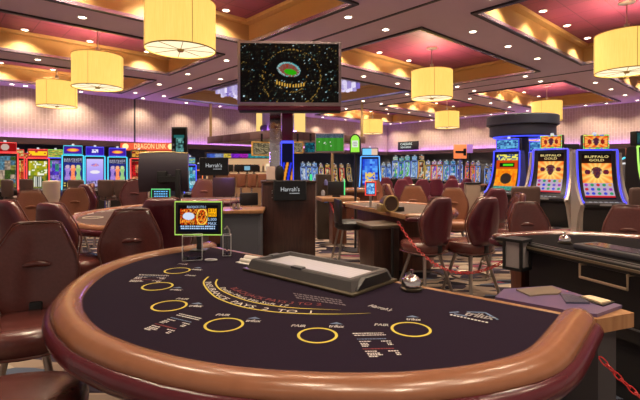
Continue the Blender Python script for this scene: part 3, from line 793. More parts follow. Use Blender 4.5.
# acrylic boxes
def acrylic(px, py, w, d, hh, lab, name, rz):
    t = thing(name, lab, 'acrylic holder', on(px, py, ZF), rz)
    th = .003
    m = MB().box(-w/2, w/2, -d/2, d/2, 0, th).box(-w/2, -w/2+th, -d/2, d/2, th, hh).box(w/2-th, w/2, -d/2, d/2, th, hh).box(-w/2+th, w/2-th, d/2-th, d/2, th, hh).box(-w/2+th, w/2-th, -d/2, -d/2+th, th, hh)
    m.build('clear_box', GLASS, t)
    m = MB()
    for sx in (-1, 1):
        for sy in (-1, 1): m.box(sx*w/2-.0012, sx*w/2+.0012, sy*d/2-.0012, sy*d/2+.0012, 0, hh)
    for sy in (-1, 1): m.box(-w/2, w/2, sy*d/2-.0012, sy*d/2+.0012, hh-.001, hh+.0012); m.box(-w/2, w/2, sy*d/2-.0012, sy*d/2+.0012, 0, .002)
    for sx in (-1, 1): m.box(sx*w/2-.0012, sx*w/2+.0012, -d/2, d/2, hh-.001, hh+.0012)
    m.build('bright_edges', mat('acrylic edge glint', (.95, .97, .97), .2), t)  # white strips imitate light caught along the clear edges
    return t
t = acrylic(192.5, 259, .092, .075, .118, 'clear acrylic box in front of the small glowing display', 'discard_holder', R(14))
t = acrylic(227, 255, .040, .05, .105, 'narrow clear acrylic card holder right of the small display', 'card_holder', R(10))
MB().box(-.004, .004, -.022, .022, .003, .14, bev=.001).build('inner_divider', GLASS, t)
MB().tube([(.015, -.01, .1), (.012, -.01, .13), (.0, -.01, .15), (-.012, -.01, .135)], .004, 8).build('curved_wire', SILV, t)
c = on(211, 260.5, ZF)
tag(MB().tube([c + Vector((.028*math.cos(q*PI/12), .016*math.sin(q*PI/12), .004)) for q in range(24)], .0032, 6, loop=True).build('plastic_ring', mat('white plastic', (.75, .73, .7), .35)), 'thin white plastic ring lying on the felt by the acrylic box', 'ring')
c = on(252, 262.5, ZF)
t = thing('paper_roll', 'rolled white papers lying by the chip tray', 'paper roll', c, RZ)
MB().cyl((-.045, 0, .016), (.04, .01, .016), .015, n=16).cyl((-.05, -.025, .010), (.03, -.022, .010), .009, n=14).build('rolled_paper', mat('white paper', (.8, .76, .7), .6), t)
MB().box(-.06, .03, -.05, -.01, .0005, .003).build('loose_sheet', MATS['white paper'], t)

# shuffler shelf hooked on the dealer side, right end
zs = ZF - .012
def sp(px, py): p = on(px, py, zs); return (p.x, p.y)
sh = thing('card_shuffler', 'violet-lit grey card shuffler on a wooden shelf at the right end of the big table', 'card shuffler', (0, 0, 0))
poly = [sp(*p) for p in ((493, 299.5), (503, 290.5), (552.5, 287), (634, 311.5), (597, 318), (572, 315))]
m = MB(); m.prism(poly, zs-.05, zs-.004, 'z'); m.build('wooden_shelf', wood('shelf wood', (.30, .14, .06), (.42, .22, .10)), sh)
top = [sp(*p) for p in ((495, 299.2), (504, 291), (552, 287.6), (583, 297.6), (622, 307.4), (597, 316.5), (572, 313.5))]
m = MB(); m.prism(top, zs-.003, zs+.008, 'z'); m.build('cover_plate', mat('violet lit cover plate', (.17, .12, .25), .28, .3), sh)  # violet in the plate colour stands for reflected violet light
pl = [sp(*p) for p in ((516, 292.6), (551, 289.2), (561.5, 294.5), (558, 297), (545, 297.5), (530, 299))]
m = MB(); m.prism(pl, zs+.008, zs+.013, 'z'); m.build('brass_plate', mat('brushed brass plate', (.34, .28, .20), .35, .6), sh)
m = MB(); m.prism([sp(*p) for p in ((560, 297.2), (574, 298.6), (584, 303), (590, 306.5), (566, 306))], zs+.008, zs+.014, 'z'); m.build('touch_panel', mat('dark glossy panel', (.08, .08, .12), .12), sh)
m = MB(); m.prism([sp(*p) for p in ((581.5, 300.4), (590, 299.6), (611, 305.2), (601, 307.2))], zs+.008, zs+.016, 'z'); m.build('card_slot', mat('cream card stack', (.8, .62, .4), .5), sh)
m = MB(); m.prism([sp(*p) for p in ((575, 300), (592, 298.3), (615, 305), (603, 309))], zs+.008, zs+.0115, 'z'); m.build('card_slot_frame', BLACK, sh)
bd = [sp(*p) for p in ((503, 296), (550, 290), (616, 312), (598, 317), (575, 313))]
m = MB(); m.prism(bd, .28, zs-.05, 'z'); m.build('machine_body', DGREY, sh)
m = MB(); c = sum((Vector((*p, 0)) for p in bd), Vector())/len(bd); m.box(c.x-.05, c.x+.05, c.y-.05, c.y+.05, 0, .28); m.build('stand', BLACKM, sh)
for p in ((533, 297.5),): pass
# plastic chains
CHAINR = mat('red plastic', (.55, .03, .03), .35)
def chain(name, lab, p0, p1, sag, L=.042):
    n = max(6, int(((p1-p0).length**2 + (2.2*sag)**2)**.5 / L * 1.05)); m = MB(); pts = []
    for i in range(n*4+1):
        t = i/(n*4); p = p0.lerp(p1, t); p.z -= sag*4*t*(1-t); pts.append(p)
    for i in range(n):
        c = pts[i*4+2]; d = (pts[i*4+4]-pts[i*4]); ln = d.length*.74; d.normalize()
        s = d.cross(Vector((0, 0, 1))).normalized(); u = s.cross(d)
        w = (s*.8+u*.6 if i % 2 else u*.8-s*.6).normalized()
        m.tube([c + d*ln*math.cos(q*PI/5)*.95 + w*L*.30*math.sin(q*PI/5) for q in range(10)], L*.085, 5, loop=True)
    return tag(m.build(name, CHAINR), lab, 'chain')
chain('plastic_chain', 'red plastic chain running off the right end of the big table in the corner', Vector((.772, 1.2, .727)), Vector((.93, 1.12, .58)), .012, .022)
chain('plastic_chain', 'red plastic chain slung across in front of the two maroon stools', Vector((X_(398, 4.2), 4.2, Z_(222, 4.2))), Vector((X_(509, 2.95), 2.95, Z_(258, 2.95))), .26, .036)
chain('plastic_chain', 'red plastic chain between the wooden pedestal table and the dealer stool', Vector((X_(330, 6.9), 6.9, Z_(202, 6.9))), Vector((X_(353, 5.75), 5.75, Z_(218, 5.75))), .17, .04)

# ------------------------------------------------------------------ other card tables
FELT2 = mat('brown patterned felt', (.085, .045, .04), .9, noise=(18, .5, 0))
FELT3 = mat('beige felt', (.11, .075, .06), .9, noise=(12, .25, 0))
lt = card_table('card_table', 'left card table with patterned brown felt beyond the maroon chairs', (-1.34, 4.78), R(-88), 1.22, 1.12, .42, .765, FELT2, (WOOD, WOODT), RAIL_LIT, RAIL_SHADED)
ZF2 = .7665
for px, py in ((93, 217.5), (110, 210.5), (84, 213.5)):
    c = on(px, py, ZF2); m = MB(); m.tube([c + Vector((.09*math.cos(q*PI/16), .09*math.sin(q*PI/16), 0)) for q in range(32)], .004, 4, loop=True)
    m.build('betting_ring', mat('cream felt ink', (.55, .48, .4), .8), lt, xf=mtx((-1.34, 4.78, 0), R(-88)).inverted())
for q in range(3):
    c = on(97+13*q, 211-2*q, ZF2); m = MB(); a = mtx((c.x, c.y, 0), R(-88))
    for k in range(4): m.box(-.13, .13, -.05+.05*k-.002, -.05+.05*k+.012, ZF2, ZF2+.001, 0, a)
    m.build('felt_print', MATS['cream felt ink'], lt, xf=mtx((-1.34, 4.78, 0), R(-88)).inverted())
mt = card_table('card_table', 'middle card table with beige felt in front of two tan-lit chairs', (.64, 5.36), math.atan2(.942, -.336), .82, .92, .33, .755, FELT3, (WOODM, WOODT), RAIL_LIT, RAIL_SHADED)
rt = card_table('card_table', 'right card table with black dealer side and maroon rail', (1.60, 2.17), math.atan2(.947, -.322), .95, 1.0, .35, .765, mat('black felt', (.010, .008, .010), .95, spec=.08), (BLACKM, BLACK), LEATHER, LEATHER_D)
R2 = mtx((1.60, 2.17, 0), math.atan2(.947, -.322))
# right table fittings (children move with it)
m = MB().box(-.95, .95, .0, .05, .715, .762, bev=.01).box(-.95, .95, .045, .062, .735, .748, 1); m.build('dealer_side_rail', [BLACK, mat('brass line', (.25, .2, .13), .35, .7)], rt)
m = MB().box(-.9, .45, -.25, -.06, .764, .80, bev=.012); m.build('chip_tray_well', DGREY, rt)
m = MB().box(-.85, .40, -.22, -.09, .8005, .803); m.build('chip_tray_cover', mat('smoked glass cover', (.03, .028, .05), .06, coat=.5), rt)
m = MB(); m.tube([(.03, -.10, .712), (.03, .055, .712), (.03, .055, .642), (.30, .055, .642), (.30, .055, .712), (.30, -.10, .712)], .008, 8); m.build('drawer_handle', mat('beige metal handle', (.55, .42, .28), .35, .6), rt)
m = MB().box(-.6, .75, -.4, -.03, .35, .72); m.build('drop_box_cabinet', mat('black cabinet', (.01, .009, .009), .5), rt)
m = MB().box(.83, .93, -.14, -.04, 0, .72, bev=.006); m.build('wooden_leg', WOODM, rt)
m = MB().box(-.5, .3, -.031, -.018, .42, .428); m.build('drawer_line', GREY, rt)
p = R2 @ Vector((.60, -.17, .766)); bell(p, 'chrome call bell on the black right card table')
# lantern like drop box hung on its corner
p = Vector((X_(517, 2.83), 2.83, 0))
t = thing('toke_box', 'black framed box with pale sides hung on the far corner of the right table', 'box', (p.x, p.y, Z_(269, 2.83)), R(38))
hh = .20; w = .056; d = .056
m = MB()
for sx in (-1, 1):
    for sy in (-1, 1): m.box(sx*w-.008, sx*w+.008, sy*d-.008, sy*d+.008, 0, hh)
m.box(-w-.008, w+.008, -d-.008, d+.008, 0, .018); m.box(-w-.012, w+.012, -d-.012, d+.012, hh-.018, hh); m.build('frame', BLACK, t)
m = MB().box(-w+.004, w-.004, -d+.004, d-.004, .018, hh-.018); m.build('pale_panels', mat('smoky pale acrylic', (.34, .30, .30), .15), t)
MB().box(-.01, .03, d, d+.09, hh-.03, hh-.01).build('hook', BLACK, t)
# middle table fittings
t = thing('card_shuffler', 'round brown and gold card shuffler on the near corner of the middle table', 'card shuffler', (X_(389, 4.95), 4.95, .757), R(20))
MB().tube([(0, -.05, .09), (0, .06, .09)], [.088, .088], 28).build('drum', mat('dark brown plastic', (.07, .04, .03), .35), t)
MB().tube([(.09*math.cos(q*PI/16), -.05, .09+.09*math.sin(q*PI/16)) for q in range(32)], .010, 6, loop=True).build('gold_rim', mat('old gold', (.5, .36, .15), .35, .7), t)
MB().box(-.13, -.04, -.05, .06, 0, .09, bev=.012).build('side_housing', mat('old gold', (.5, .36, .15), .35, .7), t)
MB().box(.06, .18, -.04, .05, 0, .05, bev=.008).build('card_mouth', BLACK, t)
t = thing('table_display', 'small tablet screen with red border standing on the middle table', 'display', (X_(370.5, 5.5), 5.5, .757), R(-4))
zc2 = Z_(188.5, 5.5)-.757
MB().box(-.066, .066, -.012, .012, zc2-.085, zc2+.085, bev=.006).build('display_case', BLACK, t)
MB().tube([(sx*.064, -.01, zc2+sz*.083) for sx, sz in ((-1, -1), (1, -1), (1, 1), (-1, 1))], .009, 6, loop=True).build('light_border', glow('red light border', (1, .05, .04), 1.1), t)
m = MB(); m.grid(pane(.10, .135, -.0145, zc2), 14, 18, 0, lambda x, y: lerp((.05, .25, .6), (.6, .85, 1), hsh(int(x*7), int(y*9)))); m.build('screen', SCR, t, fix=False)
MB().box(-.015, .015, -.0, .018, 0, zc2-.08).box(-.06, .06, -.05, .06, 0, .008).build('post', SILV, t)
# dealer-side box with black leather top at the middle table
t = thing('drop_box_stand', 'dark brown cabinet at the dealer side of the middle card table', 'cabinet', (X_(377, 4.75), 4.75, 0), R(20))
MB().box(-.09, .22, -.1, .25, 0, .60, bev=.01).build('body', WOOD, t)
MB().box(-.12, .25, -.13, .28, .60, .64, bev=.01).build('top', mat('worn tan top', (.10, .07, .045), .5), t)
MB().cyl((.1, -.16, 0), (.1, -.16, .62), .016, n=10).build('black_pole', BLACK, t)
# ------------------------------------------------------------------ podium and screens
LET = glow('pale grey letters', (.62, .64, .66), .75)
YP = 5.8
pz = Z_(181, YP)
pod = thing('podium', 'tall dark mahogany podium standing in the pit beyond the chip tray', 'podium', (X_(287.5, YP+.2), YP+.25, 0), R(9))
m = MB().box(-.355, .355, -.22, .22, .05, pz-.03, bev=.006); m.build('cabinet', wood('podium walnut', (.030, .012, .011), (.070, .028, .022), .3), pod)
m = MB().box(-.37, .37, -.235, .235, pz-.03, pz, bev=.006); m.build('top', WOOD, pod)
m = MB().box(-.335, .335, -.2, .2, 0, .05); m.build('plinth', BLACKM, pod)
m = MB()
for z in (pz-.13, pz-.16, pz-.22): m.cyl((-.225, -.222, z), (-.225, -.23, z), .008, n=10)
m.build('switch', SILV, pod)
def text_screen(name, lab, px, Y, w, zt, zb, rz=0, size=.085, tilt=0, sub=True):
    t = thing(name, lab, 'screen', (X_(px, Y), Y, 0), rz); h = zt-zb; zc = (zt+zb)/2
    TM = Matrix.Translation((0, 0, zc)) @ Matrix.Rotation(tilt, 4, 'X') @ Matrix.Translation((0, 0, -zc))
    MB().box(-w/2, w/2, -.02, .03, zb, zt, bev=.006).build('screen_case', BLACK, t, xf=TM)
    sg = MB().box(-w/2+.012, w/2-.012, -.0215, -.0195, zb+.012, zt-.012).build('screen_glass', mat('black screen glass', (.004, .004, .005), .12), t, xf=TM)
    m = MB(); text_at(m, "Harrah's", h*.30, UP(0, -.0235, zc+h*.05), 0, 0, w*.56)
    if sub:
        for k in range(9): m.box(-.02*w+.034*w*k, -.02*w+.034*w*k+.024*w, -.0236, -.0230, zc-h*.16, zc-h*.125)
    m.build('screen_lettering', LET, sg, fix=False, xf=TM)
    return t
text_screen('podium_screen', 'black screen with white lettering mounted on the front of the podium', 290, YP-.02, .44, Z_(180.5, YP), Z_(200.5, YP), R(9), tilt=R(-7))
t = text_screen('hanging_screen', 'black screen with white lettering left of the podium above a brown-lit chair', 214, 9.0, .585, Z_(157.5, 9), Z_(175.5, 9), R(3))
MB().cyl((0, .04, 0), (0, .04, Z_(170, 9)), .025, n=10).lathe([(.2, 0), (.2, .02), (.04, .04)], 16, c=(0, .04, 0)).build('stand_pole', BLACK, t)
t = thing('table_monitor', 'dark brown back of a screen standing below the black lettered screen', 'screen', (X_(224, 7.4), 7.4, 0), R(184))
MB().box(-.19, .19, -.02, .03, Z_(197, 7.4), Z_(177.5, 7.4), bev=.02).build('screen_case', mat('dark brown plastic', (.05, .03, .028), .5), t)
MB().cyl((0, 0, 0), (0, 0, .8), .025, n=10).lathe([(.17, 0), (.17, .02), (.03, .04)], 16).build('stand_pole', BLACK, t)
# big dark curved back of a table roadmap screen
Y = 5.0
t = thing('road_map_screen', 'large dark curved back of a screen rising behind the small table display', 'screen', (X_(164, Y), Y, 0), R(6))
m = MB(); z0, z1 = Z_(192, Y), Z_(153, Y)
m.grid(lambda a, b: Vector(((a-.5)*.55*(1-.02*b), -.05+.09*(2*a-1)**2*0+.05*(2*b-1)**2, z0+(z1-z0)*b+.012*math.cos((a-.5)*PI))), 10, 10)
m.grid(lambda a, b: Vector(((a-.5)*.55*(1-.02*b), .02+.05*(2*b-1)**2, z0+(z1-z0)*b+.012*math.cos((a-.5)*PI))), 10, 10)
def edge(k, b): return [Vector((k*.275*(1-.02*b), y+.05*(2*b-1)**2, z0+(z1-z0)*b)) for y in (-.05, .02)]
for k in (-1, 1):
    vs = [p for b in range(11) for p in edge(k, b/10)]; m.add(vs, [(2*i, 2*i+1, 2*i+3, 2*i+2) for i in range(10)])
for b in (0, 1):
    vs = [p for a in range(11) for p in (Vector(((a/10-.5)*.55*(1-.02*b), 0, z0+(z1-z0)*b+.012*math.cos((a/10-.5)*PI))), Vector(((a/10-.5)*.55*(1-.02*b), .07, z0+(z1-z0)*b+.012*math.cos((a/10-.5)*PI))))]
    m.add(vs, [(2*i, 2*i+1, 2*i+3, 2*i+2) for i in range(10)])
m.build('screen_shell', mat('dark violet plastic', (.035, .026, .04), .5), t, 60)
m = MB(); m.tube([((a/10-.5)*.55*.98, -.0+.0, z1+.013*math.cos((a/10-.5)*PI)) for a in range(11)], .006, 6); m.build('brass_edge', mat('old gold', (.5, .36, .15), .35, .7), t)
MB().box(-.05, .05, -.13, -.04, z0+.1, z0+.24, bev=.01).box(.05, .1, -.11, -.07, z0+.12, z0+.2, bev=.006).build('mounting_box', BLACK, t)
MB().box(.16, .215, -.17, -.12, .77, z0+.26, bev=.008).box(.12, .25, -.2, -.08, .766, .78).box(-.02, .19, -.16, -.1, z0+.12, z0+.18).build('post', BLACK, t)
t = thing('limit_sign', 'tiny green framed screen with blue text below the large dark screen back', 'display', (X_(161, 4.75), 4.75, .766), R(3))
zs1 = Z_(194, 4.75)-.766
MB().box(-.10, .10, -.01, .012, zs1-.055, zs1+.055, bev=.004).build('display_case', BLACK, t)
MB().tube([(sx*.098, -.01, zs1+sz*.053) for sx, sz in ((-1, -1), (1, -1), (1, 1), (-1, 1))], .005, 6, loop=True).build('light_border', glow('green light border', (.1, .85, .25), 1.0), t)
m = MB()
for k in range(3):
    for q in range(6): m.box(-.07+.025*q, -.055+.025*q+.006*hsh(k, q), -.0115, -.011, zs1+.022-.026*k, zs1+.034-.026*k)
m.build('blue_lettering', glow('sky blue letters', (.15, .55, 1), 1), t)
MB().cyl((0, .0, 0), (0, .0, zs1-.05), .012, n=8).box(-.05, .05, -.04, .04, 0, .008).build('post', BLACK, t)
# serving counter left of the podium
t = thing('service_counter', 'low grey cabinet with a tan wooden worktop left of the podium', 'cabinet', (X_(239, 5.3)-.02, 5.5, 0), R(4))
zt = Z_(211, 5.3)
MB().box(-.22, .27, -.2, .25, .06, zt-.03, bev=.004).box(-.2, .25, -.18, .23, 0, .06).build('cabinet', mat('blue grey laminate', (.10, .105, .13), .5), t)
MB().box(-.25, .30, -.24, .28, zt-.03, zt+.01, bev=.006).build('worktop', WOODT, t)
MB().box(-.19, .24, -.207, -.2, .1, zt-.07).build('door_panel', mat('grey laminate door', (.075, .08, .10), .5), t)
for k, (px, lab) in enumerate(((234, 'tall clear glass hurricane on the tan worktop'), (238.5, 'shorter clear glass standing on the tan worktop'))):
    g = thing('glass_jar', lab, 'glass', (X_(px, 5.42), 5.42, zt+.01))
    MB().lathe([(.03, 0), (.045, .005), (.05, .08), (.035, .14-.02*k), (.04, .2-.04*k), (.037, .2-.04*k), (.032, .14-.02*k), (.046, .08), (.04, .01)], 20).build('glass', GLASS, g)
    MB().lathe([(.02, .012), (.02, .07)], 12).build('candle', CREAM, g)
tag(MB().tube([(X_(242, 5.45), 5.45, zt+.01), (X_(243, 5.45), 5.45, zt-.02)], .005, 5).build('pen', BLACK), 'thin dark pen on the tan worktop', 'pen') if False else None

# ------------------------------------------------------------------ the hanging stadium screen on its totem
YT = 7.0
tv = thing('television', 'very large flat screen showing a night stadium from the air', 'television', (X_(290, YT), YT, 0), R(2.5))
x0, x1 = X_(238, YT)-X_(290, YT), X_(341.5, YT)-X_(290, YT); zt, zb = Z_(41.5, YT), Z_(106.5, YT)
cx, cz = (x0+x1)/2, (zt+zb)/2; wv, hv = x1-x0, zt-zb
MB().box(x0, x1, -.03, .12, zb, zt, bev=.012).build('screen_case', mat('pinkish grey bezel', (.30, .24, .26), .4), tv)
stars = []
def stadium(x, y):
    h = hsh(int(x*120), int(y*74)); c = (.006, .010, .014)
    if h > .90: k = hsh(int(x*120), int(y*74), 2); c = lerp((.06, .11, .12), (.16, .13, .07), k)
    if h > .975: k = hsh(int(x*120), int(y*74), 5); c = lerp((.2, .4, .45), (.5, .35, .1), k)
    if h > .994: c = (.7, .85, .9)
    for R_, cc in ((.33, 0), (.17, 1)):
        d = math.hypot((x-.52)/1.0, (y-.42+.0*x)*.62)
        if abs(d-R_*.9) < .005 and h > .6: c = (.5, .38, .16)
    dx, dy = (x-.49)/.118, (y-.555+.22*(x-.5))/.125
    d = dx*dx+dy*dy
    if d < 2.6 and d > 1: c = (.008, .014, .022)
    if d < 1:
        c = (.15, .55, .58) if dy > .15 or d > .9 else (.42, .22, .16)
        if d > .55 and h > .5: c = (.5, .6, .6)
        if (dx-.15)**2/.30+(dy+.3)**2/.16 < 1: c = (.12, .55, .02)
        elif d < .62: c = lerp((.5, .12, .05), (.35, .3, .28), h)
    if abs(y-(.34-.06*math.sin((x-.36)*9))) < .028 and .36 < x < .66 and (x*36) % 1 < .45: c = (.75, .55, .2)
    return c
m = MB(); m.grid(pane(wv*.945, hv*.90, -.0315, cz+hv*.01, cx), 150, 84, 0, stadium); m.build('screen', SCR, tv, fix=False)
m = MB().box(x0+.01, x1-.01, -.05, .10, zb-.07, zb+.005, bev=.01); m.build('lower_trim', mat('glossy maroon trim', (.12, .02, .035), .1, .3), tv)
m = MB().box(x0+.03, x1-.02, -.03, .08, zb-.10, zb-.07); m.build('speaker_bar', BLACK, tv)
MB().box(cx-.3, cx+.3, .12, .2, cz-.25, cz+.25).build('wall_plate', BLACK, tv)
tt = thing('screen_totem', 'slim maroon and mirror column with blue lights carrying the large stadium screen', 'column', (X_(287.5, YT+.3), YT+.33, 0), R(2))
MB().box(-.09, .09, -.09, .09, Z_(141, YT+.3), zb+.1, bev=.008).build('maroon_column', mat('maroon lacquer', (.11, .012, .03), .2), tt)
MB().box(-.10, .10, -.1, .1, Z_(143.5, YT+.3), Z_(141, YT+.3)).box(-.105, -.092, -.1, -.085, .3, Z_(143, YT+.3)).box(.092, .105, -.1, -.085, .3, Z_(143, YT+.3)).build('blue_light_line', glow('blue led', (.05, .07, 1), 1.5), tt)
zq0, zq1 = .5, Z_(143.5, YT+.3)
def lava(x, y):
    k = math.sin(9*x+7*y+4*math.sin(5*y)); h = hsh(int(x*9), int(y*30))
    return (.02, .03, .12) if y > .72 else ((.85, .5, .12) if k > .55 else ((.1, .15, .8) if k < -.5 else lerp((.1, .04, .05), (.04, .03, .12), h)))
MB().box(-.09, .09, -.085, .09, 0, zq1, bev=.004).build('lower_column', BLACK, tt)
m = MB(); m.grid(pane(.165, zq1-zq0, -.0875, (zq0+zq1)/2), 14, 60, 0, lava); m.build('video_panel', SCR, tt, fix=False)
MB().box(-.30, -.115, -.03, .06, 0, zb+.1, bev=.01).build('mirror_column', mat('wavy mirror', (.75, .72, .74), .12, 1.0, noise=(7, .2, .5)), tt)
MB().box(-.34, .18, -.16, .2, 0, .06).build('base_plate', BLACKM, tt)
# little violet lamp stand on the podium side: tilted menu and lamp
t = thing('menu_holder', 'small tilted beige menu holder standing on the podium', 'menu holder', (X_(271, YP+.25), YP+.25, pz), R(15))
MB().box(-.06, .06, -.01, .01, .004, .2, M=Matrix.Rotation(R(-14), 4, 'X')).build('menu_card', mat('beige card', (.45, .33, .28), .5), t)
MB().box(-.07, .07, -.05, .05, 0, .012).build('base', BLACK, t)
t = thing('desk_lamp', 'small dark rounded box standing on the podium beside the menu holder', 'box', (X_(279.5, YP+.28), YP+.28, pz), R(15))
MB().lathe([(.045, 0), (.06, .02), (.062, .13), (.045, .19), (.015, .21)], 18).build('rounded_body', BLACK, t)
t = thing('marker_light', 'small bright green marker on the podium top', 'marker', (X_(311, YP+.3), YP+.3, pz))
MB().box(-.017, .017, -.01, .01, 0, .085, bev=.004).build('green_marker', glow('green marker', (.05, .8, .3), .9), t)

# ------------------------------------------------------------------ bar canopy in the middle of the hall
CANB = mat('brown leather panel', (.20, .12, .105), .5)
can = thing('bar_canopy', 'brown panelled canopy over the bar hanging left and right of the maroon column', 'canopy', uv(8.6, 11.85, 0), ROOM_A)
cu0, cu1, cv0, cv1 = 0.0, 4.6, 0.0, 4.6
z0 = 2.24; z1 = 2.52
m = MB()
for k in range(7):
    a = k*4.6/7
    b = k*4.4/7; m.box(-.06, 0, b+.01, b+4.4/7-.01, z0, z1, bev=.01); m.box(a+.01, a+4.6/7-.01, -.06, 0, z0, z1, bev=.01)
m.build('fascia_panels', CANB, can)
MB().box(0, 4.6, 0, 4.4, z0+.03, z0+.10).build('canopy_soffit', mat('cream canopy underside', (.5, .42, .36), .6), can)
MB().box(0, 4.6, 0, 4.4, z1-.04, z1-.01).build('canopy_top', DTRIM, can)
tw = thing('light_tower', 'square tower of amber glass columns and violet-lit panels rising from the canopy to the ceiling', 'tower', uv(9.06, 12.03, 0), ROOM_A)
AMB = glow('amber glass', (1, .66, .2), .95)
for (a0, a1, b0, b1) in ((-.01, .3, 1.06, 1.42), (.63, 1.14, -.01, .3), (.83, 1.14, 1.12, 1.42)):
    MB().box(a0, a1, b0, b1, z1-.01, ZC-.005).build('amber_column', AMB, tw)
MB().box(0, .05, .0, 1.06, z1, ZC-.005).box(.05, .63, 0, .05, z1, ZC-.005).build('panel', mat('violet lit panel', (.42, .33, .45), .5), tw)  # violet light on the panels is mixed into their base colour
MB().box(-.16, -.12, .05, 1.0, z1-.009, z1+.02).box(.1, .6, -.16, -.12, z1-.009, z1+.02).build('uplight', VIO, tw)
m = MB()
for px_ in (.3, .7):
    m.lathe([(.0005, 0), (.16, .001), (.16, .02), (.0005, .022)], 20, c=(0, 0, 0))
m = MB()
for b in (.25, .78):
    m.tube([(-.03, b + .17*math.cos(q*PI/10), z1+.16+.12*math.sin(q*PI/10)) for q in range(1)] + [(-.06, b, z1+.14)], .13, 14)
m.build('oval_speaker', mat('dark plum plastic', (.05, .02, .045), .4), tw)
for (a, b), lab in (((.05, 4.3), 'slim golden pole holding the far left corner of the bar canopy'), ((4.5, .05), 'slim golden pole holding the right corner of the bar canopy behind the football screen')):
    p = can.location + uv(a, b)
    tag(MB().tube([(p.x, p.y, z1-.01), (p.x, p.y, ZC+.01)], .055, 14).build('canopy_pole', mat('golden pole', (.75, .55, .25), .25, .6)), lab, 'pole')
# bar counter, back bar and bottles
bar = thing('bar_counter', 'long tan bar counter under the canopy left of the podium', 'bar', (X_(250, 14.0), 14.0, 0), R(20))
MB().box(-1.35, .9, -.3, .3, 1.0, 1.06, bev=.01).build('counter_top', WOODT, bar)
MB().box(-1.3, .85, -.2, .25, 0, 1.0).build('counter_front', mat('tan bar front', (.42, .26, .14), .5), bar)
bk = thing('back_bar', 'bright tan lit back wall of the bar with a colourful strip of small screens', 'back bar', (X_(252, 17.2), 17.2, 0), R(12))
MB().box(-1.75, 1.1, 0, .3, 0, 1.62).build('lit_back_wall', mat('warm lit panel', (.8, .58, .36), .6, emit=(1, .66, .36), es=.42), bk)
def strip(x, y):
    k = int(x*9); base = ((.2, .35, .8), (.5, .6, .8), (.9, .75, .2), (.5, .1, .8), (.7, .1, .7), (.1, .6, .6), (.25, .75, .75), (.2, .65, .6), (.3, .7, .8))[min(8, k)]
    return lerp((.1, .1, .2), base, .35+.65*hsh(int(x*50), int(y*4)))
MB().box(-1.8, 1.15, -.08, .3, 1.62, 1.86, bev=.01).build('screen_strip_case', mat('dark violet plastic', (.035, .026, .04), .5), bk)
m = MB(); m.grid(pane(2.8, .15, -.082, 1.73, -.32), 60, 6, 0, strip); m.build('screen_strip', SCR, bk, fix=False)
BOT = [mat('amber bottle glass', (.35, .14, .03), .1), mat('green bottle glass', (.05, .14, .05), .1), mat('clear bottle glass', (.6, .55, .5), .1), mat('dark bottle glass', (.05, .02, .02), .1)]
bm_ = None
shelf = MB().box(-1.7, 1.05, -.2, 0, 1.08, 1.11).build('bottle_shelf', WOODT, bk)
Mb = mtx(bk.location, R(12))
for k in range(16):
    p = Mb @ Vector((-1.55+.165*k, -.1, 1.11))
    o = MB().lathe([(.036, 0), (.038, .01), (.038, .17+.03*hsh(k, 1)), (.014, .22+.03*hsh(k, 1)), (.013, .28), (.015, .285)], 12).build('bottle', BOT[int(hsh(k, 4)*3.99)]); o.location = p
    tag(o, 'liquor bottle standing on the lit shelf of the back bar', 'bottle', 'bottles on the back bar shelf')
for k, (px, lab) in enumerate(((228.5, 'dark order terminal at the left end of the bar counter'), (238, 'second dark order terminal from the left on the bar counter'), (246, 'dark order terminal with a blue lit screen in the middle of the bar counter'), (252.5, 'dark order terminal at the right of the bar counter'))):
    t = thing('order_terminal', lab, 'terminal', (X_(px, 13.75), 13.75+.0, 1.06), R(190))
    t.location.y = 14.0 + (t.location.x - bar.location.x)*math.tan(R(20))
    MB().box(-.14, .14, -.02, .03, .08, .30, bev=.01).build('screen_case', BLACK, t)
    MB().box(-.05, .05, -.06, .08, 0, .02).box(-.02, .02, .0, .03, .02, .1).build('stand', BLACK, t)
    if k == 2: MB().box(-.09, .09, .031, .034, .12, .25).build('screen', glow('dull blue screen', (.2, .45, .6), .8), t)
for k, (px, lab) in enumerate(((231, 'leftmost tan bar stool along the bar counter'), (241, 'middle tan bar stool along the bar counter'), (251.5, 'tan bar stool along the bar counter close to the podium'), (262, 'rightmost tan bar stool along the bar counter beside the podium'))):
    Y = 13.0
    t = thing('bar_stool', lab, 'stool', (X_(px, Y), Y, 0), R(195), 'tan stools along the bar')
    MB().box(-.135, .135, .12, .17, .72, 1.08, bev=.05).build('backrest', LEATHER_TAN_LIT, t)
    MB().lathe([(.11, .66), (.14, .68), (.14, .73), (.11, .75)], 18).build('seat', LEATHER_TAN_LIT, t)
    MB().lathe([(.14, 0), (.14, .02), (.03, .05), (.03, .66)], 16).build('pedestal', CHROME, t)
t = thing('mixer_lamp', 'cream lamp glowing at the right end of the bar', 'lamp', (X_(268, 14.4), 14.4, 1.07))
MB().lathe([(.05, 0), (.02, .02), (.02, .1)], 12).build('lamp_base', SILV, t)
MB().lathe([(.06, .1), (.09, .12), (.07, .3), (.02, .32)], 16).build('lamp_shade', glow('cream lamp glow', (1, .82, .55), .9), t)
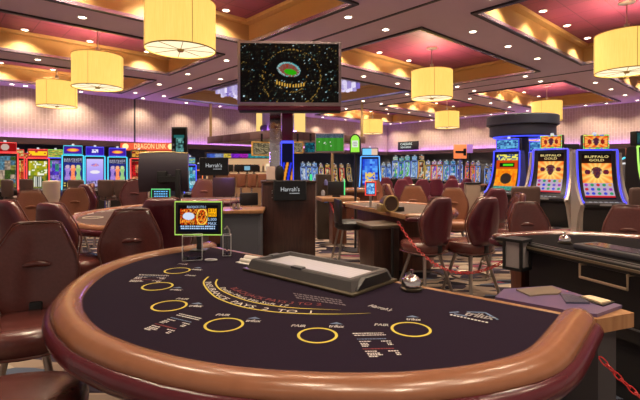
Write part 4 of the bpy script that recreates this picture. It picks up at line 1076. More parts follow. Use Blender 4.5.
# decorated screens under the canopy
def cage(x, y): return lerp((.25, .22, .16), (.7, .62, .45), hsh(int(x*22), int(y*12))) if (int(x*22)+int(y*12)) % 2 else (.15, .13, .10)
for (px, Y, w, py0, py1, f, lab, rz, fr) in ((262, 13.0, .62, 141.5, 156, cage, 'amber framed screen with a grey lattice picture below the left canopy corner', 20, (.8, .5, .12)),
                                   (310.5, 13.0, .36, 141.5, 153.5, lambda x, y: lerp((.01, .05, .1), (.05, .35, .4), hsh(int(x*8), int(y*8))), 'teal screen left of the football screen under the canopy', 0, (.1, .08, .1)),
                                   (297.5, 13.0, .34, 141.5, 153.5, cage, 'amber framed screen with a grey lattice picture just right of the maroon column', 0, (.8, .5, .12))):
    t = thing('canopy_screen', lab, 'screen', (X_(px, Y), Y, 0), R(rz)); a, b = Z_(py1, Y), Z_(py0, Y)
    MB().box(-w/2, w/2, 0, .08, a, b, bev=.006).build('screen_case', mat('screen case %s' % lab[:5], fr, .4), t)
    m = MB(); m.grid(pane(w*.86, (b-a)*.8, -.003, (a+b)/2), 40, 24, 0, f); m.build('screen', SCR, t, fix=False)
    MB().box(-.03, .03, .03, .06, b, z0+.04).build('hanger', BLACK, t)
# football screen
Y = 8.6
t = thing('television', 'flat screen showing a football match on a green pitch', 'television', (X_(329.7, Y), Y, 0), R(-3))
w = 27.5*Y/F; a, b = Z_(151.5, Y), Z_(133.5, Y)
MB().box(-w/2-.02, w/2+.02, 0, .07, a-.02, b+.01, bev=.01).build('screen_case', mat('pinkish grey bezel', (.30, .24, .26), .4), t)
pl_ = [(.12, .55), (.3, .45), (.36, .42), (.33, .5), (.52, .52), (.55, .3)]
def pitch(x, y):
    if y > .78: return lerp((.12, .16, .22), (.3, .34, .38), hsh(int(x*40), int(y*30)))
    for p in pl_:
        if abs(x-p[0]) < .012 and abs(y-p[1]) < .035: return (.85, .85, .8)
    return lerp((.15, .42, .10), (.19, .48, .14), (int(x*9) % 2)*.6+.4*hsh(int(x*60), int(y*40)))
m = MB(); m.grid(pane(w, b-a-.02, -.003, (a+b)/2), 72, 46, 0, pitch); m.build('screen', SCR, t, fix=False)
MB().cyl((.05, .05, .0), (.05, .05, a), .03, n=10).lathe([(.25, 0), (.25, .02), (.04, .05)], 18, c=(.05, .05, 0)).build('stand_pole', mat('golden pole', (.75, .55, .25), .25, .6), t)
# green arched sign on black pole
Y = 6.6
t = thing('arched_sign', 'bright green arched sign with a white label on a tall black pole', 'sign', (X_(355.5, Y), Y, 0), R(-16))
zc3 = Z_(144, Y); hw_ = 5.0*Y/F
def arch(k): return [(-k, -.135*k/.072)] + [(k*math.cos(PI-PI*q/14), .05+k*1.25*math.sin(PI-PI*q/14)) for q in range(15)] + [(k, -.135*k/.072)]
M = Matrix.Translation((0, 0, zc3))
MB().prism(arch(.082), -.03, .03, 'y', M=M).build('sign_case', BLACK, t)
MB().prism(arch(.066), -.034, -.03, 'y', M=M).build('green_face', glow('lime sign face', (.35, .9, .06), .85), t)
MB().box(-.046, .046, -.037, -.034, zc3-.05, zc3+.05).build('white_label', glow('white label', (.8, .85, .8), .85), t)
m = MB()
for q, (xa, xb) in enumerate(((-.03, .03), (-.038, .038), (-.025, .03))): m.box(xa, xb, -.0385, -.037, zc3+.02-.026*q, zc3+.03-.026*q)
m.build('fine_print', mat('grey print', (.2, .25, .2), .6), t)
MB().cyl((0, 0, .02), (0, 0, zc3-.12), .019, n=10).build('pole', BLACK, t)
MB().lathe([(.19, 0), (.19, .015), (.03, .04)], 20).build('base', BLACK, t)
# wooden pedestal table with gear
t = thing('pedestal_table', 'small wooden pedestal table with a tan rim beside the pit opening', 'table', (X_(338, 7.1), 7.1, 0), R(10))
MB().box(-.32, .3, -.25, .3, .72, .78, bev=.015).build('table_top', WOODT, t)
MB().box(-.11, .12, -.1, .2, .03, .72, bev=.005).build('wood_pedestal', WOODM, t)
MB().box(-.3, .32, -.04, .03, .0, .03).box(-.04, .04, -.3, .3, 0, .03).build('floor_bar', STEEL, t)
t = thing('table_screen', 'dark screen with a glowing green edge on the wooden pedestal table', 'screen', (X_(336.5, 7.1), 7.1, .78), R(-8))
MB().box(-.14, .13, -.02, .03, .03, .25, bev=.01).build('screen_case', BLACK, t)
MB().box(.125, .14, -.03, .0, .03, .29).build('green_edge', glow('green light border', (.1, .85, .25), 1.0), t)
MB().box(-.06, .06, -.07, .08, 0, .03).build('foot', BLACK, t)
t = thing('service_cabinet', 'dark brown service cabinet with small gear right of the podium', 'cabinet', (X_(323.5, 7.85), 7.85, 0), R(5))
MB().box(-.13, .12, -.2, .2, 0, Z_(174.5, 7.6), bev=.01).build('cabinet', mat('dark umber laminate', (.05, .032, .022), .5), t)
for q, (z, c) in enumerate(((1.0, (.2, .2, .5)), (.82, (.5, .5, .55)), (.70, (.08, .2, .8)))):
    MB().lathe([(.0005, 0), (.03, 0), (.035, .05), (.02, .09), (.0005, .1)], 12, c=(.02-.05*(q % 2), -.23, z-.05)).build('control_knob', mat('gear %d' % q, c, .35), t)
# low counters with tan-lit rail beyond the pit
t = card_table('card_table', 'card table with tan-lit rail behind the red bordered display', (X_(356, 9.6), 9.6), R(170), .7, .62, .28, .765, FELT2, (WOODM, WOODT), RAIL_LIT, RAIL_SHADED)
t = card_table('card_table', 'card table half hidden behind the small table display', (-1.82, 7.15), R(12), .62, .7, .28, .765, FELT2, (WOODM, WOODT), RAIL_LIT, RAIL_SHADED)
for px, Y, lab in ((418, 11.9, 'distant card table among plum chairs'), (466, 12.5, 'distant card table below the hanging orange sign')):
    card_table('card_table', lab, (X_(px, Y), Y), R(175), .52, .6, .25, .765, FELT2, (WOODM, WOODT), RAIL_LIT, RAIL_SHADED)
t = thing('waste_bin', 'cream cylindrical bin standing among the far left chairs', 'bin', (X_(51.5, 6.9), 6.9, 0))
MB().lathe([(.10, 0), (.105, .02), (.122, .98), (.125, 1.0)], 28).build('body', CREAM, t)
MB().lathe([(.126, 1.0), (.126, 1.04), (.07, 1.05)], 28).build('rim', CREAM, t)
# ------------------------------------------------------------------ slot machines
def curve_pts(): return [(-.25, .68), (-.185, .76), (-.12, .88), (-.07, 1.03), (-.035, 1.2), (-.015, 1.4), (-.005, 1.62)]
CV = [Vector(p) for p in curve_pts()]
def along(t):
    L = [0]
    for a, b in zip(CV, CV[1:]): L.append(L[-1]+(b-a).length)
    d = t*L[-1]; j = 0
    while j < len(L)-2 and L[j+1] < d: j += 1
    q = (d-L[j])/(L[j+1]-L[j]); return CV[j].lerp(CV[j+1], q)
def slot(name, lab, loc, rz, led, pic, top, body=DGREY, w=.72, title=None, tcol=None, grp=None, s=1.0, border=None, tw=.84, res=(30, 48), round_top=False, ledstr=1.5):
    t = thing(name, lab, 'slot machine', loc, rz, grp); t.scale = (s, s, s)
    prof = [(-.28, 0), (-.30, .05), (-.30, .50), (-.40, .56), (-.40, .61)] + [(p.x, p.y) for p in CV] + [(.0, 1.66), (.20, 1.66), (.22, 1.2), (.22, 0)]
    FL = .13 if body in (SBEIGE, MATS.get('blue plastic')) and s >= .98 else 0
    def flare(m, k=.5):
        m.v = [(x + math.copysign(FL*max(0, (1.6-z)/1.6)**1.7, x), y - FL*k*max(0, (1.0-z)), z) for x, y, z in m.v]; return m
    flare(MB().prism([(y, z) for y, z in prof], -w/2+.05, w/2-.05, 'x'), 0).build('cabinet', BLACK, t)
    side = [(-.26, 0), (-.30, .45), (-.36, .56), (-.33, .62)] + [(p.x-.035, p.y) for p in CV] + [(-.03, 1.68), (.12, 1.68), (.17, 1.3), (.19, .8), (.20, 0)]
    for sx in (-1, 1):
        m = MB(); m.prism(side, min(sx*w/2, sx*(w/2-.05)), max(sx*w/2, sx*(w/2-.05)), 'x'); flare(m).build('side_panel', body, t)
        m = MB(); m.tube([(sx*(w/2-.03), p.x-.045, p.y) for p in [Vector((-.33, .64))] + CV + [Vector((-.0, 1.675))]], .018, 6); flare(m).build('light_tube', led, t)
    if body is SBEIGE:
        for sx in (-1, 1):
            fin = [(-.20, 0), (-.30, .40), (-.44, .60), (-.30, .74), (-.18, .95), (-.10, 1.2), (-.06, 1.45), (-.04, 1.62), (.05, 1.62), (.02, 1.2), (.0, .8), (.0, 0)]
            flare(MB().prism(fin, min(sx*w/2, sx*(w/2+.05)), max(sx*w/2, sx*(w/2+.05)), 'x')).build('side_fin', SBEIGE, t)
    MB().tube([(-w/2+.03, -.045, 1.68), (w/2-.03, -.045, 1.68)], .016, 6).build('light_tube', led, t)
    W = w*(.68 if title else .76)
    def scr(a, b):
        p = along(.03+.94*b); q = along(min(1, .04+.94*b)); d = (q-p); n = Vector((-d.y, d.x)) if d.length > 0 else Vector((-1, 0)); n.normalize()
        return Vector(((a-.5)*W, p.x-.004, p.y+.002))
    m = MB(); m.grid(scr, res[0], res[1], 0, pic, True); sc_ = m.build('screen', SCR, t, fix=False)
    m = MB().box(-w/2+.05, w/2-.05, -.42, -.24, .60, .65, bev=.012); bd_ = m.build('button_deck', GREY, t)
    m = MB()
    for q in range(6): m.box(-w*.34+w*.115*q, -w*.34+w*.115*q+.045, -.40, -.35, .65, .657, bev=.002)
    m.build('buttons', glow('deck button glow', (.75, .8, .9), .6), bd_)
    MB().box(-.10, .10, -.425, -.40, .585, .63).build('bill_slot', mat('bill slot', (.3, .3, .32), .35), t)
    tp = MB().box(-w*tw/2, w*tw/2, .0, .13, 1.70, 1.99, bev=.02).box(-.1, .1, .03, .1, 1.64, 1.71).build('topper', BLACK, t)
    m = MB(); m.grid(pane(w*(tw-.09), .22, -.004, 1.845), 34, 14, 0, top); m.build('topper_screen', SCR, tp, fix=False)
    if border is not None:
        m = MB(); m.tube([(sx*w*(tw/2-.02), -.004, 1.845+sz*.13) for sx, sz in ((-1, -1), (1, -1), (1, 1), (-1, 1))], .012, 6, loop=True); m.build('topper_light_border', border, tp)
    m = MB(); m.lathe([(.035, 1.99), (.035, 2.035), (.02, 2.04)], 12, c=(0, .07, 0)); m.build('candle_light', glow('white candle', (.8, .85, .9), .8), tp)
    if title:
        m = MB()
        for q, ln in enumerate(title):
            p = along(.92-.07*q); text_at(m, ln, .066, UP(0, p.x-.016, p.y), 0, 0, W*(.80 if q == 0 else .5))
        m.build('title_lettering', tcol, sc_, fix=False)
    return t
LBLUE = glow('blue led', (.05, .07, 1), 1.5)
DBLUE = glow('deep blue led', (.07, .07, 1), 1.4)
TEAL = glow('teal led', (.06, .62, .85), 1.25)
REDL = glow('red led', (1, .06, .06), 1.2)
GRN = glow('lime led', (.45, .95, .15), 1.1)
GOLDT = glow('gold letters', (1, .78, .28), 1.0)
def grid_symbols(x, y, nx, ny, pal, seed=0, bg=(.75, .7, .78)):
    i, j = int(x*nx), int(y*ny); fx, fy = x*nx-i-.5, y*ny-j-.5
    if fx*fx+fy*fy < .11: return pal[int(hsh(i, j, seed)*len(pal)) % len(pal)]
    return bg
SYM = [(.15, .2, .75), (.55, .15, .6), (.7, .1, .15), (.1, .5, .3), (.35, .25, .65), (.8, .55, .2)]
def beast(x, y, cx, cy, s, asp=.5):
    """plain dark horned animal-like mass seen head on"""
    dx, dy = (x-cx)/s, (y-cy)/(s*asp)
    if abs(abs(dx)-.52) < .09 and -.15 < dy < .28: return 2
    if (dx/.62)**2 + ((dy-.22)/.62)**2 < 1 or (dx/.34)**2 + ((dy+.30)/.52)**2 < 1: return 1
    return 0
def sunset(x, y, cy=.62):
    a = math.atan2(y-cy, (x-.5)*.6); r = math.hypot((x-.5)*.6, y-cy)
    ray = .5+.5*math.sin(a*14); return lerp((1, .90, .45), (.92, .26, .04), min(1, r*2.6)*(.40+.60*ray))
def bison(x, y):
    if y < .05: return (.05, .02, .10)
    if y < .09: return (.75, .05, .10)
    if y < .38: return grid_symbols(x, (y-.09)/.29, 5, 3, SYM, 3, (.66, .58, .68))
    if y > .80: return lerp((.02, .012, .02), (.16, .06, .03), (1-y)/.2)
    c = sunset(x, y, .58)
    k = beast(x, y, .5, .60, .30)
    if k: c = (.75, .62, .45) if k == 2 else lerp((.16, .07, .20), (.40, .18, .12), hsh(int(x*24), int(y*40)))
    for q in (-1, 1):
        if ((x-.5-q*.31)/.10)**2+((y-.615)/.055)**2 < 1: c = lerp((.42, .08, .12), (.2, .08, .2), hsh(int(x*20), int(y*30)))
    return c
def bison_top(x, y):
    c = sunset(x, y, .5)
    k = beast(x, y, .5, .5, .26, 1.7)
    if k: c = (.75, .6, .45) if k == 2 else (.26, .10, .18)
    for q in (-1, 1):
        if ((x-.5-q*.28)/.1)**2+((y-.5)/.22)**2 < 1: c = (.5, .08, .08)
    return c
RAINB = bpy.data.materials.new('rainbow light border'); RAINB.use_nodes = True
nt = RAINB.node_tree; bs = nt.nodes['Principled BSDF']; tc = nt.nodes.new('ShaderNodeTexCoord'); nz = nt.nodes.new('ShaderNodeTexNoise'); nz.inputs['Scale'].default_value = 9; rp = nt.nodes.new('ShaderNodeValToRGB'); rp.color_ramp.interpolation = 'CONSTANT'
cols = [(0, (.9, .1, .05)), (.42, (.1, .75, .15)), (.5, (.95, .8, .1)), (.57, (.1, .25, .95)), (.64, (.85, .2, .1))]
e = rp.color_ramp.elements
while len(e) < len(cols): e.new(.5)
for q, (p, c) in zip(e, cols): q.position = p; q.color = (*c, 1)
nt.links.new(tc.outputs['Object'], nz.inputs['Vector']); nt.links.new(nz.outputs['Fac'], rp.inputs['Fac']); nt.links.new(rp.outputs['Color'], bs.inputs['Emission Color']); bs.inputs['Emission Strength'].default_value = 1.0
bs.inputs['Base Color'].default_value = (.02, .02, .02, 1)
def SP(px, Y): return (X_(px, Y), Y, 0)
TT = ['BUFFALO', 'GOLD']
slot('slot_machine', 'left one of the two blue lit bison slot machines', SP(551, 9.6), R(-48), DBLUE, bison, bison_top, SBEIGE, .78, TT, GOLDT, 'pair of bison slot machines', .99, RAINB, .60, (60, 100))
slot('slot_machine', 'right one of the two blue lit bison slot machines', SP(596, 8.35), R(-10), DBLUE, bison, bison_top, SBEIGE, .80, TT, GOLDT, 'pair of bison slot machines', .95, RAINB, .62, (60, 100))
MB_ = MB().box(-.19, .19, .0, .12, 1.5, 1.86, bev=.02)
t = thing('topper_box', 'small black box screen between the two bison machines', 'screen', SP(572, 11.0), R(0)); MB_.build('case', BLACK, t)
MB().box(-.10, .10, -.004, .0, 1.62, 1.72).build('dim_panel', mat('dim grey panel', (.25, .2, .17), .5), t); MB().box(-.04, .04, .03, .1, 0, 1.52).build('pole', BLACK, t)
# round carousel
Y = 11.6
ca = thing('slot_carousel_canopy', 'round dark navy canopy and column over the slot machines on the right', 'canopy', SP(522, Y), 0)
NV = mat('slate navy laminate', (.05, .06, .105), .45)
MB().lathe([(.86, Z_(126.3, Y)), (.885, Z_(125.5, Y)), (.885, Z_(117.5, Y)), (.86, Z_(116.6, Y)), (.2, Z_(116, Y))], 56).build('upper_disc', NV, ca)
MB().lathe([(.78, Z_(137, Y)), (.81, Z_(136, Y)), (.81, Z_(127, Y)), (.7, Z_(126.3, Y))], 56).build('lower_disc', NV, ca)
MB().lathe([(.83, Z_(127, Y)), (.83, Z_(126.3, Y))], 56).build('shadow_gap', BLACKM, ca)
MB().lathe([(.16, 0), (.16, Z_(137, Y)+.02)], 24).build('column', NV, ca)
MB().tube([(.70*math.cos(q*PI/24), .70*math.sin(q*PI/24), Z_(137, Y)-.012) for q in range(48)], .02, 6, loop=True).build('blue_light_ring', glow('blue led', (.05, .07, 1), 1.5), ca)
def gorilla(x, y):
    if y < .12: return lerp((.03, .35, .35), (.2, .6, .5), hsh(int(x*20), int(y*40)))
    if y > .84: return (.9, .85, .3) if hsh(int(x*14), int(y*30)) > .45 else (.05, .2, .45)
    if y > .60:
        c = (.75, .22, .03)
        if .66 < y < .78 and abs(x-.5) < .34: c = (.03, .08, .03)
        if .69 < y < .75 and abs(x-.55) < .22: c = (.25, .85, .1)
        return c
    c = lerp((.95, .62, .06), (.9, .35, .03), hsh(int(x*10), int(y*16)))
    if ((x-.5)/.26)**2+((y-.34)/.15)**2 < 1: c = (.14, .10, .09)
    return c
def bluetop(x, y): return lerp((.03, .12, .4), (.4, .75, .9), hsh(int(x*12), int(y*8)))
slot('slot_machine', 'slot machine with orange picture under the left side of the round canopy', SP(507.5, 11.0), R(-52), LBLUE, gorilla, bluetop, mat('blue plastic', (.03, .04, .25), .3), .74, None, None, None, 1.0, LBLUE, .84, (30, 60))
slot('slot_machine', 'slot machine under the right side of the round canopy half hidden by a bison machine', SP(541, 12.0), R(-10), LBLUE, lambda x, y: lerp((.02, .03, .1), (.15, .2, .6), hsh(int(x*10), int(y*20))), bluetop, SBEIGE, .74, None, None, None, 1.0, LBLUE)
# blue framed trio on the left
def trio_side(x, y):
    if y > .86: return lerp((.05, .04, .12), (.6, .6, .7), hsh(int(x*18), int(y*40)))
    if y < .22: return (.75, .65, .3) if hsh(int(x*10), int(y*22)) > .5 else (.06, .04, .05)
    for q, c in ((.2, (.5, .35, .75)), (.5, (.95, .42, .2)), (.8, (.45, .7, .35))):
        if ((x-q)/.12)**2+((y-.72)/.06)**2 < 1: return lerp(c, (1, .9, .7), .45)
        if abs(x-q) < .13-.04*math.sin(y*16) and .28 < y < .68: return lerp(c, (.9, .85, .9), .3*hsh(int(x*22), int(y*40)))
    return (.09, .12, .42)
def trio_mid(x, y):
    c = lerp((.45, .38, .85), (.75, .68, .95), y)
    if ((x-.5)/.3)**2+((y-.55)/.06)**2 < 1: c = (.88, .85, .9)
    if ((x-.5)/.24)**2+((y-.79)/.05)**2 < 1: c = (.85, .5, .55) if hsh(int(x*20), int(y*40)) > .4 else (.5, .4, .8)
    if y < .25: c = lerp((.15, .12, .35), (.7, .65, .85), hsh(int(x*14), int(y*24)))
    return c
def fire_top(x, y):
    d = ((x-.5)/.36)**2+((y-.5)/.24)**2
    return lerp((1, .8, .2), (.85, .2, .2), d) if d < 1 else (.20, .08, .55)
def mono_top(x, y): return (.85, .85, .95) if abs(x-.5) < .2 and abs(y-.5) < .28 and hsh(int(x*24), int(y*9)) > .3 else (.16, .07, .6)
CY = (14.0, 13.9, 13.8)
G7 = 'blue framed slot machines on the left'
slot('slot_machine', 'left one of the three blue framed slot machines', SP(73, 13.1), R(28), TEAL, trio_side, fire_top, mat('blue plastic', (.03, .04, .25), .3), .63, None, None, G7, .97, TEAL, .84, (34, 60))
slot('slot_machine', 'middle one of the three blue framed slot machines with a pale violet screen', SP(95, 13.45), R(27), TEAL, trio_mid, mono_top, mat('blue plastic', (.03, .04, .25), .3), .63, None, None, G7, .96, DBLUE, .84, (34, 60))
slot('slot_machine', 'right one of the three blue framed slot machines', SP(117.5, 13.8), R(26), TEAL, trio_side, fire_top, mat('blue plastic', (.03, .04, .25), .3), .63, None, None, G7, .95, DBLUE, .84, (34, 60))
def farm(x, y):
    if y > .48: return lerp((.75, .65, .1), (.35, .45, .08), hsh(int(x*7), int(y*12))) if hsh(int(x*12), int(y*20)) > .25 else (.9, .9, .8)
    if .05 < y < .45 and .28 < x < .72: return (.8, .8, .75) if (x*16) % 1 > .4 else (.06, .12, .1)
    return lerp((.05, .25, .12), (.5, .45, .1), hsh(int(x*10), int(y*16)))
def yellow_top(x, y): return (.95, .75, .1) if .2 < y < .8 and hsh(int(x*12), int(y*5)) > .25 else (.7, .1, .15)
def gen(seed, pal):
    return lambda x, y: lerp(pal[int(hsh(int(x*4), int(y*7), seed)*len(pal)) % len(pal)], (.05, .04, .05), .55*(hsh(int(x*14), int(y*22), seed+1)))
slot('slot_machine', 'red framed slot machine with a yellow top left of the blue trio', SP(38, 13.3), R(33), REDL, farm, yellow_top, mat('red plastic shell', (.35, .02, .03), .35), .68, None, None, None, .92, REDL, .84, (26, 44))
slot('slot_machine', 'red framed slot machine at the very left edge of the picture', SP(5, 12.4), R(36), REDL, gen(3, [(.5, .5, .2), (.2, .3, .1), (.7, .6, .5), (.3, .5, .6)]), lambda x, y: (.7, .6, .55) if ((x-.5)/.2)**2+((y-.5)/.4)**2 < 1 else (.5, .03, .05), mat('red plastic shell', (.35, .02, .03), .35), .66, None, None, None, 1.0, REDL)
slot('slot_machine', 'slot machine with stacked orange screens second from the left edge', SP(18, 14.9), R(34), REDL, gen(5, [(.95, .5, .2), (.9, .75, .4), (.8, .2, .1)]), gen(6, [(.95, .45, .15), (.9, .8, .5)]), BLACK, .44, None, None, None, .95, REDL)
slot('slot_machine', 'narrow slot machine half hidden left of the yellow topped one', SP(28, 15.7), R(34), REDL, gen(7, [(.8, .8, .8), (.5, .2, .6), (.8, .2, .1)]), gen(8, [(.8, .1, .1), (.9, .6, .3)]), BLACK, .40, None, None, None, .9, REDL)
slot('slot_machine', 'violet slot machine peeking out left of the blue trio', SP(55.5, 15.0), R(30), DBLUE, gen(9, [(.3, .2, .8), (.6, .5, .9), (.2, .6, .5)]), gen(10, [(.3, .7, .3), (.9, .8, .3)]), BLACK, .56, None, None, None, .95, GRN)
slot('slot_machine', 'red slot machine with curved silver sides right of the blue trio', SP(139, 13.8), R(30), REDL, gen(11, [(.8, .05, .08), (.5, .02, .04), (.9, .5, .3)]), gen(12, [(.9, .6, .2), (.6, .1, .1)]), SILV, .6, None, None, None, .92, None)
slot('slot_machine', 'tall slot machine with bright blue screen left of the hanging black screen', SP(190, 13.2), R(20), LBLUE, gen(13, [(.3, .8, .95), (.1, .3, .9), (.7, .9, .95), (.2, .5, .6)]), gen(14, [(.6, .8, .5), (.3, .6, .9)]), BLACK, .5, None, None, None, .80, None)
slot('slot_machine', 'slot machine with orange light column beside the hanging black screen', SP(198.5, 14.6), R(20), glow('orange led', (1, .25, .05), 1.3), gen(15, [(.1, .05, .1), (.3, .1, .1)]), gen(16, [(.2, .2, .3), (.1, .1, .2)]), BLACK, .42, None, None, None, .70, None)
# red lettered sign above the left machines
Y = 14.6
t = thing('lettered_sign', 'long glowing red sign with yellow lettering above the left slot machines', 'sign', ((X_(121, Y)+X_(172, Y))/2, Y, 0), R(4))
w = 52*Y/F; a, b = Z_(150.5, Y), Z_(142.5, Y)
MB().box(-w/2, w/2, 0, .2, a-.03, b, bev=.02).build('sign_case', mat('dark red case', (.2, .02, .02), .4), t)
MB().box(-w/2+.02, w/2-.02, -.006, .0, a, b-.02).build('red_face', glow('red sign face', (.85, .10, .035), .95), t)
m = MB(); text_at(m, 'DRAGON LINK', .24, UP(.12, -.012, (a+b)/2), 0, 0, w*.60)
for x in (-w*.39, w*.46): m.lathe([(.0005, 0), (.10, 0), (.10, .008), (.0005, .008)], 20, c=(0, 0, 0)); m.v[-80:] = [tuple(UP(x, -.012, (a+b)/2) @ Vector(q)) for q in m.v[-80:]]
m.build('sign_lettering', glow('pale yellow letters', (1, .8, .35), 1.1), t, fix=False)
for sx in (-1, 1): MB().box(sx*w*.42-.03, sx*w*.42+.03, .05, .12, 0, a-.02).build('post', BLACK, t)
# tall vertical poster screen
Y = 12.6
t = thing('vertical_screen', 'tall black screen with a teal picture standing above the dark screen back', 'screen', SP(179, Y), R(-3))
w = 15.5*Y/F; a, b = Z_(155, Y), Z_(127, Y)
def tealpic(x, y):
    if .62 < y < .74 and .1 < x < .9: return (.08, .30, .30)
    if .05 < y < .62 and .28 < x < .85: return lerp((.05, .12, .12), (.35, .6, .58), hsh(int(x*9), int(y*14)))
    if .05 < y < .5 and x < .22: return (.25, .25, .25) if hsh(int(x*6), int(y*10)) > .5 else (.01, .01, .01)
    return (.006, .008, .008)
MB().box(-w/2, w/2, 0, .1, a, b, bev=.01).build('screen_case', BLACK, t)
m = MB(); m.grid(pane(w*.86, (b-a)*.9, -.003, (a+b)/2), 24, 44, 0, tealpic); m.build('screen', SCR, t, fix=False)
MB().box(-.06, .06, .03, .09, 0, a+.01).build('post', BLACK, t)
# black lettered wall sign on the right wall
pu = 408
Yc = 25.2
c = uv(UW-.06, 0); k = .8218
Ys = (UW-.06)/k; 
t = thing('wall_sign', 'black rectangular sign with pale lettering on the right wall above the slot machines', 'sign', (X_(pu, Ys), Ys, 0), ROOM_A - PI/2)
w = 1.42; a, b = Z_(150, Ys), Z_(141.5, Ys)
MB().box(-w/2, w/2, -.04, .05, a, b, bev=.01).build('sign_case', BLACK, t)
m = MB(); text_at(m, 'CAESARS', .19, UP(-.1, -.046, (a+b)/2+.10), 0, 0, .84); m.build('sign_lettering', glow('mint white letters', (.75, .95, .85), 1.0), t, fix=False); m = MB(); text_at(m, 'REWARDS', .16, UP(-.13, -.046, (a+b)/2-.09), 0, 0, .74)
m.build('sign_lettering', glow('mint white letters', (.75, .95, .85), 1.0), t, fix=False)
# distant bank of machines along the right wall and in the middle
WB = [(.8, .85, .9), (.2, .4, .8), (.9, .8, .4), (.2, .6, .3)]
far = [
 (303, 12.5, 'white topped distant slot machine left of three by the navy wall', 'blue', [(.6, .75, .95), (.2, .3, .5), (.8, .85, .9)], .58, .78),
 (308.8, 12.5, 'white topped distant slot machine in the middle of three by the navy wall', 'blue', [(.6, .75, .95), (.2, .3, .5), (.8, .8, .6)], .58, .78),
 (314.6, 12.5, 'white topped distant slot machine right of three by the navy wall', 'blue', [(.5, .7, .95), (.2, .3, .6), (.8, .85, .9)], .58, .78),
 (327.5, 11.8, 'yellow lit distant slot machine left of three below the football screen', 'red', [(.95, .75, .3), (.8, .5, .2), (.2, .1, .1), (.9, .9, .7)], .56, .74),
 (334.5, 11.8, 'yellow lit distant slot machine in the middle of three below the football screen', 'gold', [(.95, .8, .4), (.85, .45, .2), (.2, .1, .1), (.6, .7, .9)], .56, .74),
 (341.5, 11.8, 'yellow lit distant slot machine right of three below the football screen', 'red', [(.95, .8, .4), (.85, .35, .2), (.2, .1, .1), (.9, .9, .7)], .56, .74),
 (383.5, 19.5, 'small yellow and blue distant slot machine right of the tall blue one', 'blue', [(.8, .7, .3), (.3, .5, .8), (.7, .8, .9)], .5, .8),
 (389, 20, 'small white and blue distant slot machine second right of the tall blue one', 'blue', [(.7, .8, .9), (.2, .4, .8)], .5, .78),
 (395.5, 19, 'cream and green distant slot machine below the left edge of the black wall sign', 'blue', [(.85, .85, .6), (.8, .8, .85), (.2, .8, .15), (.3, .5, .8)], .5, 1.0),
 (407.5, 19, 'pale blue distant slot machine directly below the black wall sign', 'blue', [(.6, .8, .85), (.7, .85, .9), (.3, .8, .2), (.4, .6, .8)], .46, 1.0),
 (414.5, 19, 'pale blue distant slot machine below the right edge of the black wall sign', 'blue', [(.6, .75, .9), (.7, .85, .95), (.4, .6, .85)], .46, 1.0),
 (421.5, 19, 'orange edged distant slot machine right of the black wall sign', 'gold', [(.9, .5, .3), (.8, .8, .7), (.3, .15, .1)], .44, 1.0),
 (428, 19, 'white and pink distant slot machine left of the grey wall panel', 'gold', [(.9, .85, .9), (.4, .6, .9), (.9, .7, .2)], .46, .84),
 (440, 19, 'pale distant slot machine with a round blue top', 'gold', [(.5, .7, .95), (.9, .8, .9), (.7, .2, .3)], .46, .84),
 (446.5, 19, 'small distant slot machine with a green oval top', 'blue', [(.3, .7, .6), (.3, .4, .8), (.8, .8, .9)], .42, .84),
 (453, 18, 'teal distant slot machine left of the hanging orange sign', 'blue', [(.1, .5, .6), (.3, .5, .9), (.7, .8, .9)], .5, .84),
 (460, 18, 'pale distant slot machine with a white framed screen under the orange sign', 'blue', [(.8, .8, .75), (.05, .05, .08), (.3, .3, .8)], .44, .84),
 (467.5, 16, 'distant slot machine with red top and yellow screen', 'red', [(.95, .7, .15), (.3, .35, .8), (.8, .2, .2)], .44, .80),
 (472.8, 16, 'distant slot machine with red top and orange screen', 'red', [(.95, .6, .2), (.3, .35, .8), (.7, .5, .2)], .44, .80),
 (478, 16, 'distant slot machine with pale top right of the red topped pair', 'blue', [(.95, .7, .25), (.3, .45, .8), (.7, .7, .8)], .44, .80),
 (401.5, 19, 'pale green distant slot machine between two bright ones below the black wall sign', 'blue', [(.75, .85, .8), (.3, .7, .3), (.2, .4, .8)], .4, .96),
 (434.2, 19, 'pinkish distant slot machine right of the white and pink one', 'red', [(.9, .7, .8), (.5, .3, .8), (.9, .8, .6)], .4, .84),
 (376.5, 19, 'narrow teal distant slot machine beside the tall bright blue one', 'blue', [(.2, .7, .7), (.3, .4, .8)], .4, .8),
 (348.5, 19, 'grey distant slot machine left of the green arched sign', 'gold', [(.4, .4, .45), (.8, .6, .3), (.15, .12, .2)], .4, .75),
 (321, 19, 'orange distant slot machine left of the football screen pole', 'gold', [(.9, .6, .3), (.3, .2, .5), (.8, .8, .7)], .4, .75),
 (486.5, 16, 'small blue and yellow distant slot machine left of the round canopy', 'blue', [(.25, .5, .9), (.8, .65, .3), (.1, .1, .2)], .42, .72),
 (491.5, 16, 'small blue and orange distant slot machine next to the round canopy', 'blue', [(.25, .5, .9), (.9, .5, .2), (.1, .1, .2)], .42, .72),
]
LED = {'blue': glow('soft blue led', (.25, .4, 1), .8), 'red': glow('soft red led', (.9, .12, .1), .9), 'gold': glow('soft gold led', (.9, .6, .15), .7)}
for q, (px, Y, lab, led, pal, w, s) in enumerate(far):
    r = (px-320)/F
    if px < 350: Y = (VW+.75)/(UX-UY*r); rz = 20; w = min(w, .42)
    else: Y = (UW+.75)/(UX*r+UY); rz = -24; w = .31 if px > 463 else .40
    slot('slot_machine', lab, SP(px, Y), R(rz), LED[led], gen(20+q, pal), gen(60+q, pal), BLACK, w, None, None, 'distant banks of slot machines', s, None, .84, (8, 14))
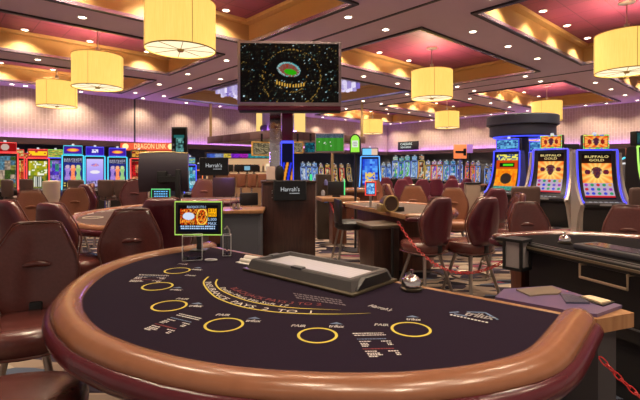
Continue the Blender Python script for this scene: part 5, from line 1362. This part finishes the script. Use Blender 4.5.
slot('slot_machine', 'tall bright blue slot machine right of the green arched sign', SP(370, 15.0), R(-4), glow('bright blue led', (.08, .35, 1), 1.6), lambda x, y: (.85, .7, .3) if abs(x-.5) < .33 and .12 < y < .5 and hsh(int(x*10), int(y*20)) > .3 else lerp((.05, .12, .7), (.3, .6, .95), hsh(int(x*6), int(y*12))), lambda x, y: (.4, .75, .95) if x < .6 else (.85, .7, .6), mat('blue plastic', (.03, .04, .25), .3), .70, None, None, None, .98, None)
slot('slot_machine', 'small blue slot machine far behind the right bison machine', SP(612, 13.0), R(10), LED['blue'], gen(90, [(.2, .35, .8), (.3, .5, .3), (.7, .85, .95)]), gen(91, [(.95, .7, .15), (.9, .85, .4)]), BLACK, .46, None, None, None, .86, LED['blue'])
slot('slot_machine', 'slot machine with lime and yellow light edge cut by the right side', SP(646, 8.8), R(18), GRN, gen(95, [(.05, .1, .3), (.1, .3, .2), (.02, .03, .08)]), gen(96, [(.1, .3, .3), (.05, .1, .3)]), BLACK, .66, None, None, None, 1.0, None)
tag(MB().box(X_(627.4, 11), X_(628.6, 11), 11, 11.06, .3, Z_(148, 11)).build('light_column', glow('coral led', (1, .25, .12), .9)), 'thin coral light column near the right edge', 'light column')
t = thing('neon_arrow', 'cluster of curved teal and white neon light near the right edge', 'neon light', SP(621, 12), 0)
MB().tube([(X_(617, 12)-X_(621, 12), 0, Z_(168, 12)), (X_(618.5, 12)-X_(621, 12), 0, Z_(163, 12)), (X_(621, 12)-X_(621, 12), 0, Z_(159.5, 12)), (X_(625, 12)-X_(621, 12), 0, Z_(157.5, 12))], .025, 6).build('teal_tube', glow('teal led', (.06, .62, .85), 1.25), t)
MB().tube([(-.02, -.02, Z_(164, 12)), (.08, -.02, Z_(163.4, 12)), (.25, -.02, Z_(163.8, 12))], .025, 6).build('white_tube', glow('white candle', (.8, .85, .9), .8), t)
MB().box(-.12, .02, .03, .1, 0, Z_(157, 12)).build('post', BLACK, t)
# hanging orange and violet signs
Y = 15.2
t = thing('hanging_sign', 'hanging orange square sign with a black band among the distant slot machines', 'sign', SP(460.5, Y), 0)
a, b = Z_(158.5, Y), Z_(144.5, Y)
MB().box(-.22, .22, 0, .08, a, b, bev=.01).build('sign_case', mat('orange sign', (.75, .22, .08), .5, emit=(.85, .24, .08), es=.55), t)
MB().box(-.18, .20, -.006, 0, a+.18, a+.27).box(.1, .2, -.006, 0, a+.1, a+.35).build('black_band', BLACKM, t)
MB().box(-.03, .03, .02, .06, 0, a+.01).build('pole', mat('blue pole', (.1, .12, .4), .4), t)
t = thing('hanging_sign', 'small violet square sign right of the orange one', 'sign', SP(470, Y), 0)
MB().box(-.10, .10, 0, .06, Z_(153, Y), Z_(144.5, Y), bev=.01).build('sign_case', mat('violet sign', (.3, .15, .5), .5, emit=(.35, .18, .6), es=.5), t)
MB().box(-.02, .02, .02, .05, 0, Z_(153, Y)+.01).build('pole', BLACK, t)
t = thing('trash_cabinet', 'beige cabinet standing between the far chairs left of the orange slot machine', 'cabinet', SP(473, 9.4), R(-10))
MB().box(-.16, .13, -.15, .2, 0, Z_(184, 9.4), bev=.02).build('cabinet', mat('beige laminate', (.28, .2, .15), .5), t)
MB().box(-.17, .14, -.16, .21, Z_(184, 9.4), Z_(182.5, 9.4)).build('top', BLACK, t)
# ------------------------------------------------------------------ air of the hall: world glow, camera
wd = bpy.data.worlds.new('hall glow'); S.world = wd; wd.use_nodes = True
wd.node_tree.nodes['Background'].inputs['Color'].default_value = (1, .80, .68, 1); wd.node_tree.nodes['Background'].inputs['Strength'].default_value = .27
for loc, en in (((-1.55, 6.6, 1.5), 16), ((.3, 3.3, 2.2), 0)):
    if en:
        l = bpy.data.lights.new('violet_lamp', 'POINT'); l.energy = en; l.color = (.4, .2, 1); l.shadow_soft_size = .1; o = bpy.data.objects.new('violet_lamp', l); C.objects.link(o); o.location = loc
cam = bpy.data.cameras.new('camera'); co = bpy.data.objects.new('camera', cam); C.objects.link(co); S.camera = co
co.location = (0, 0, H); co.rotation_euler = (PI/2, 0, 0)
cam.sensor_fit = 'HORIZONTAL'; cam.sensor_width = 36; cam.lens = 36*F/640; cam.shift_y = -(200-HZ)/640; cam.clip_end = 100; cam.clip_start = .05
S.view_settings.view_transform = 'Standard'; S.view_settings.look = 'None'; S.view_settings.gamma = 1; S.view_settings.exposure = .14
S.view_settings.use_curve_mapping = False
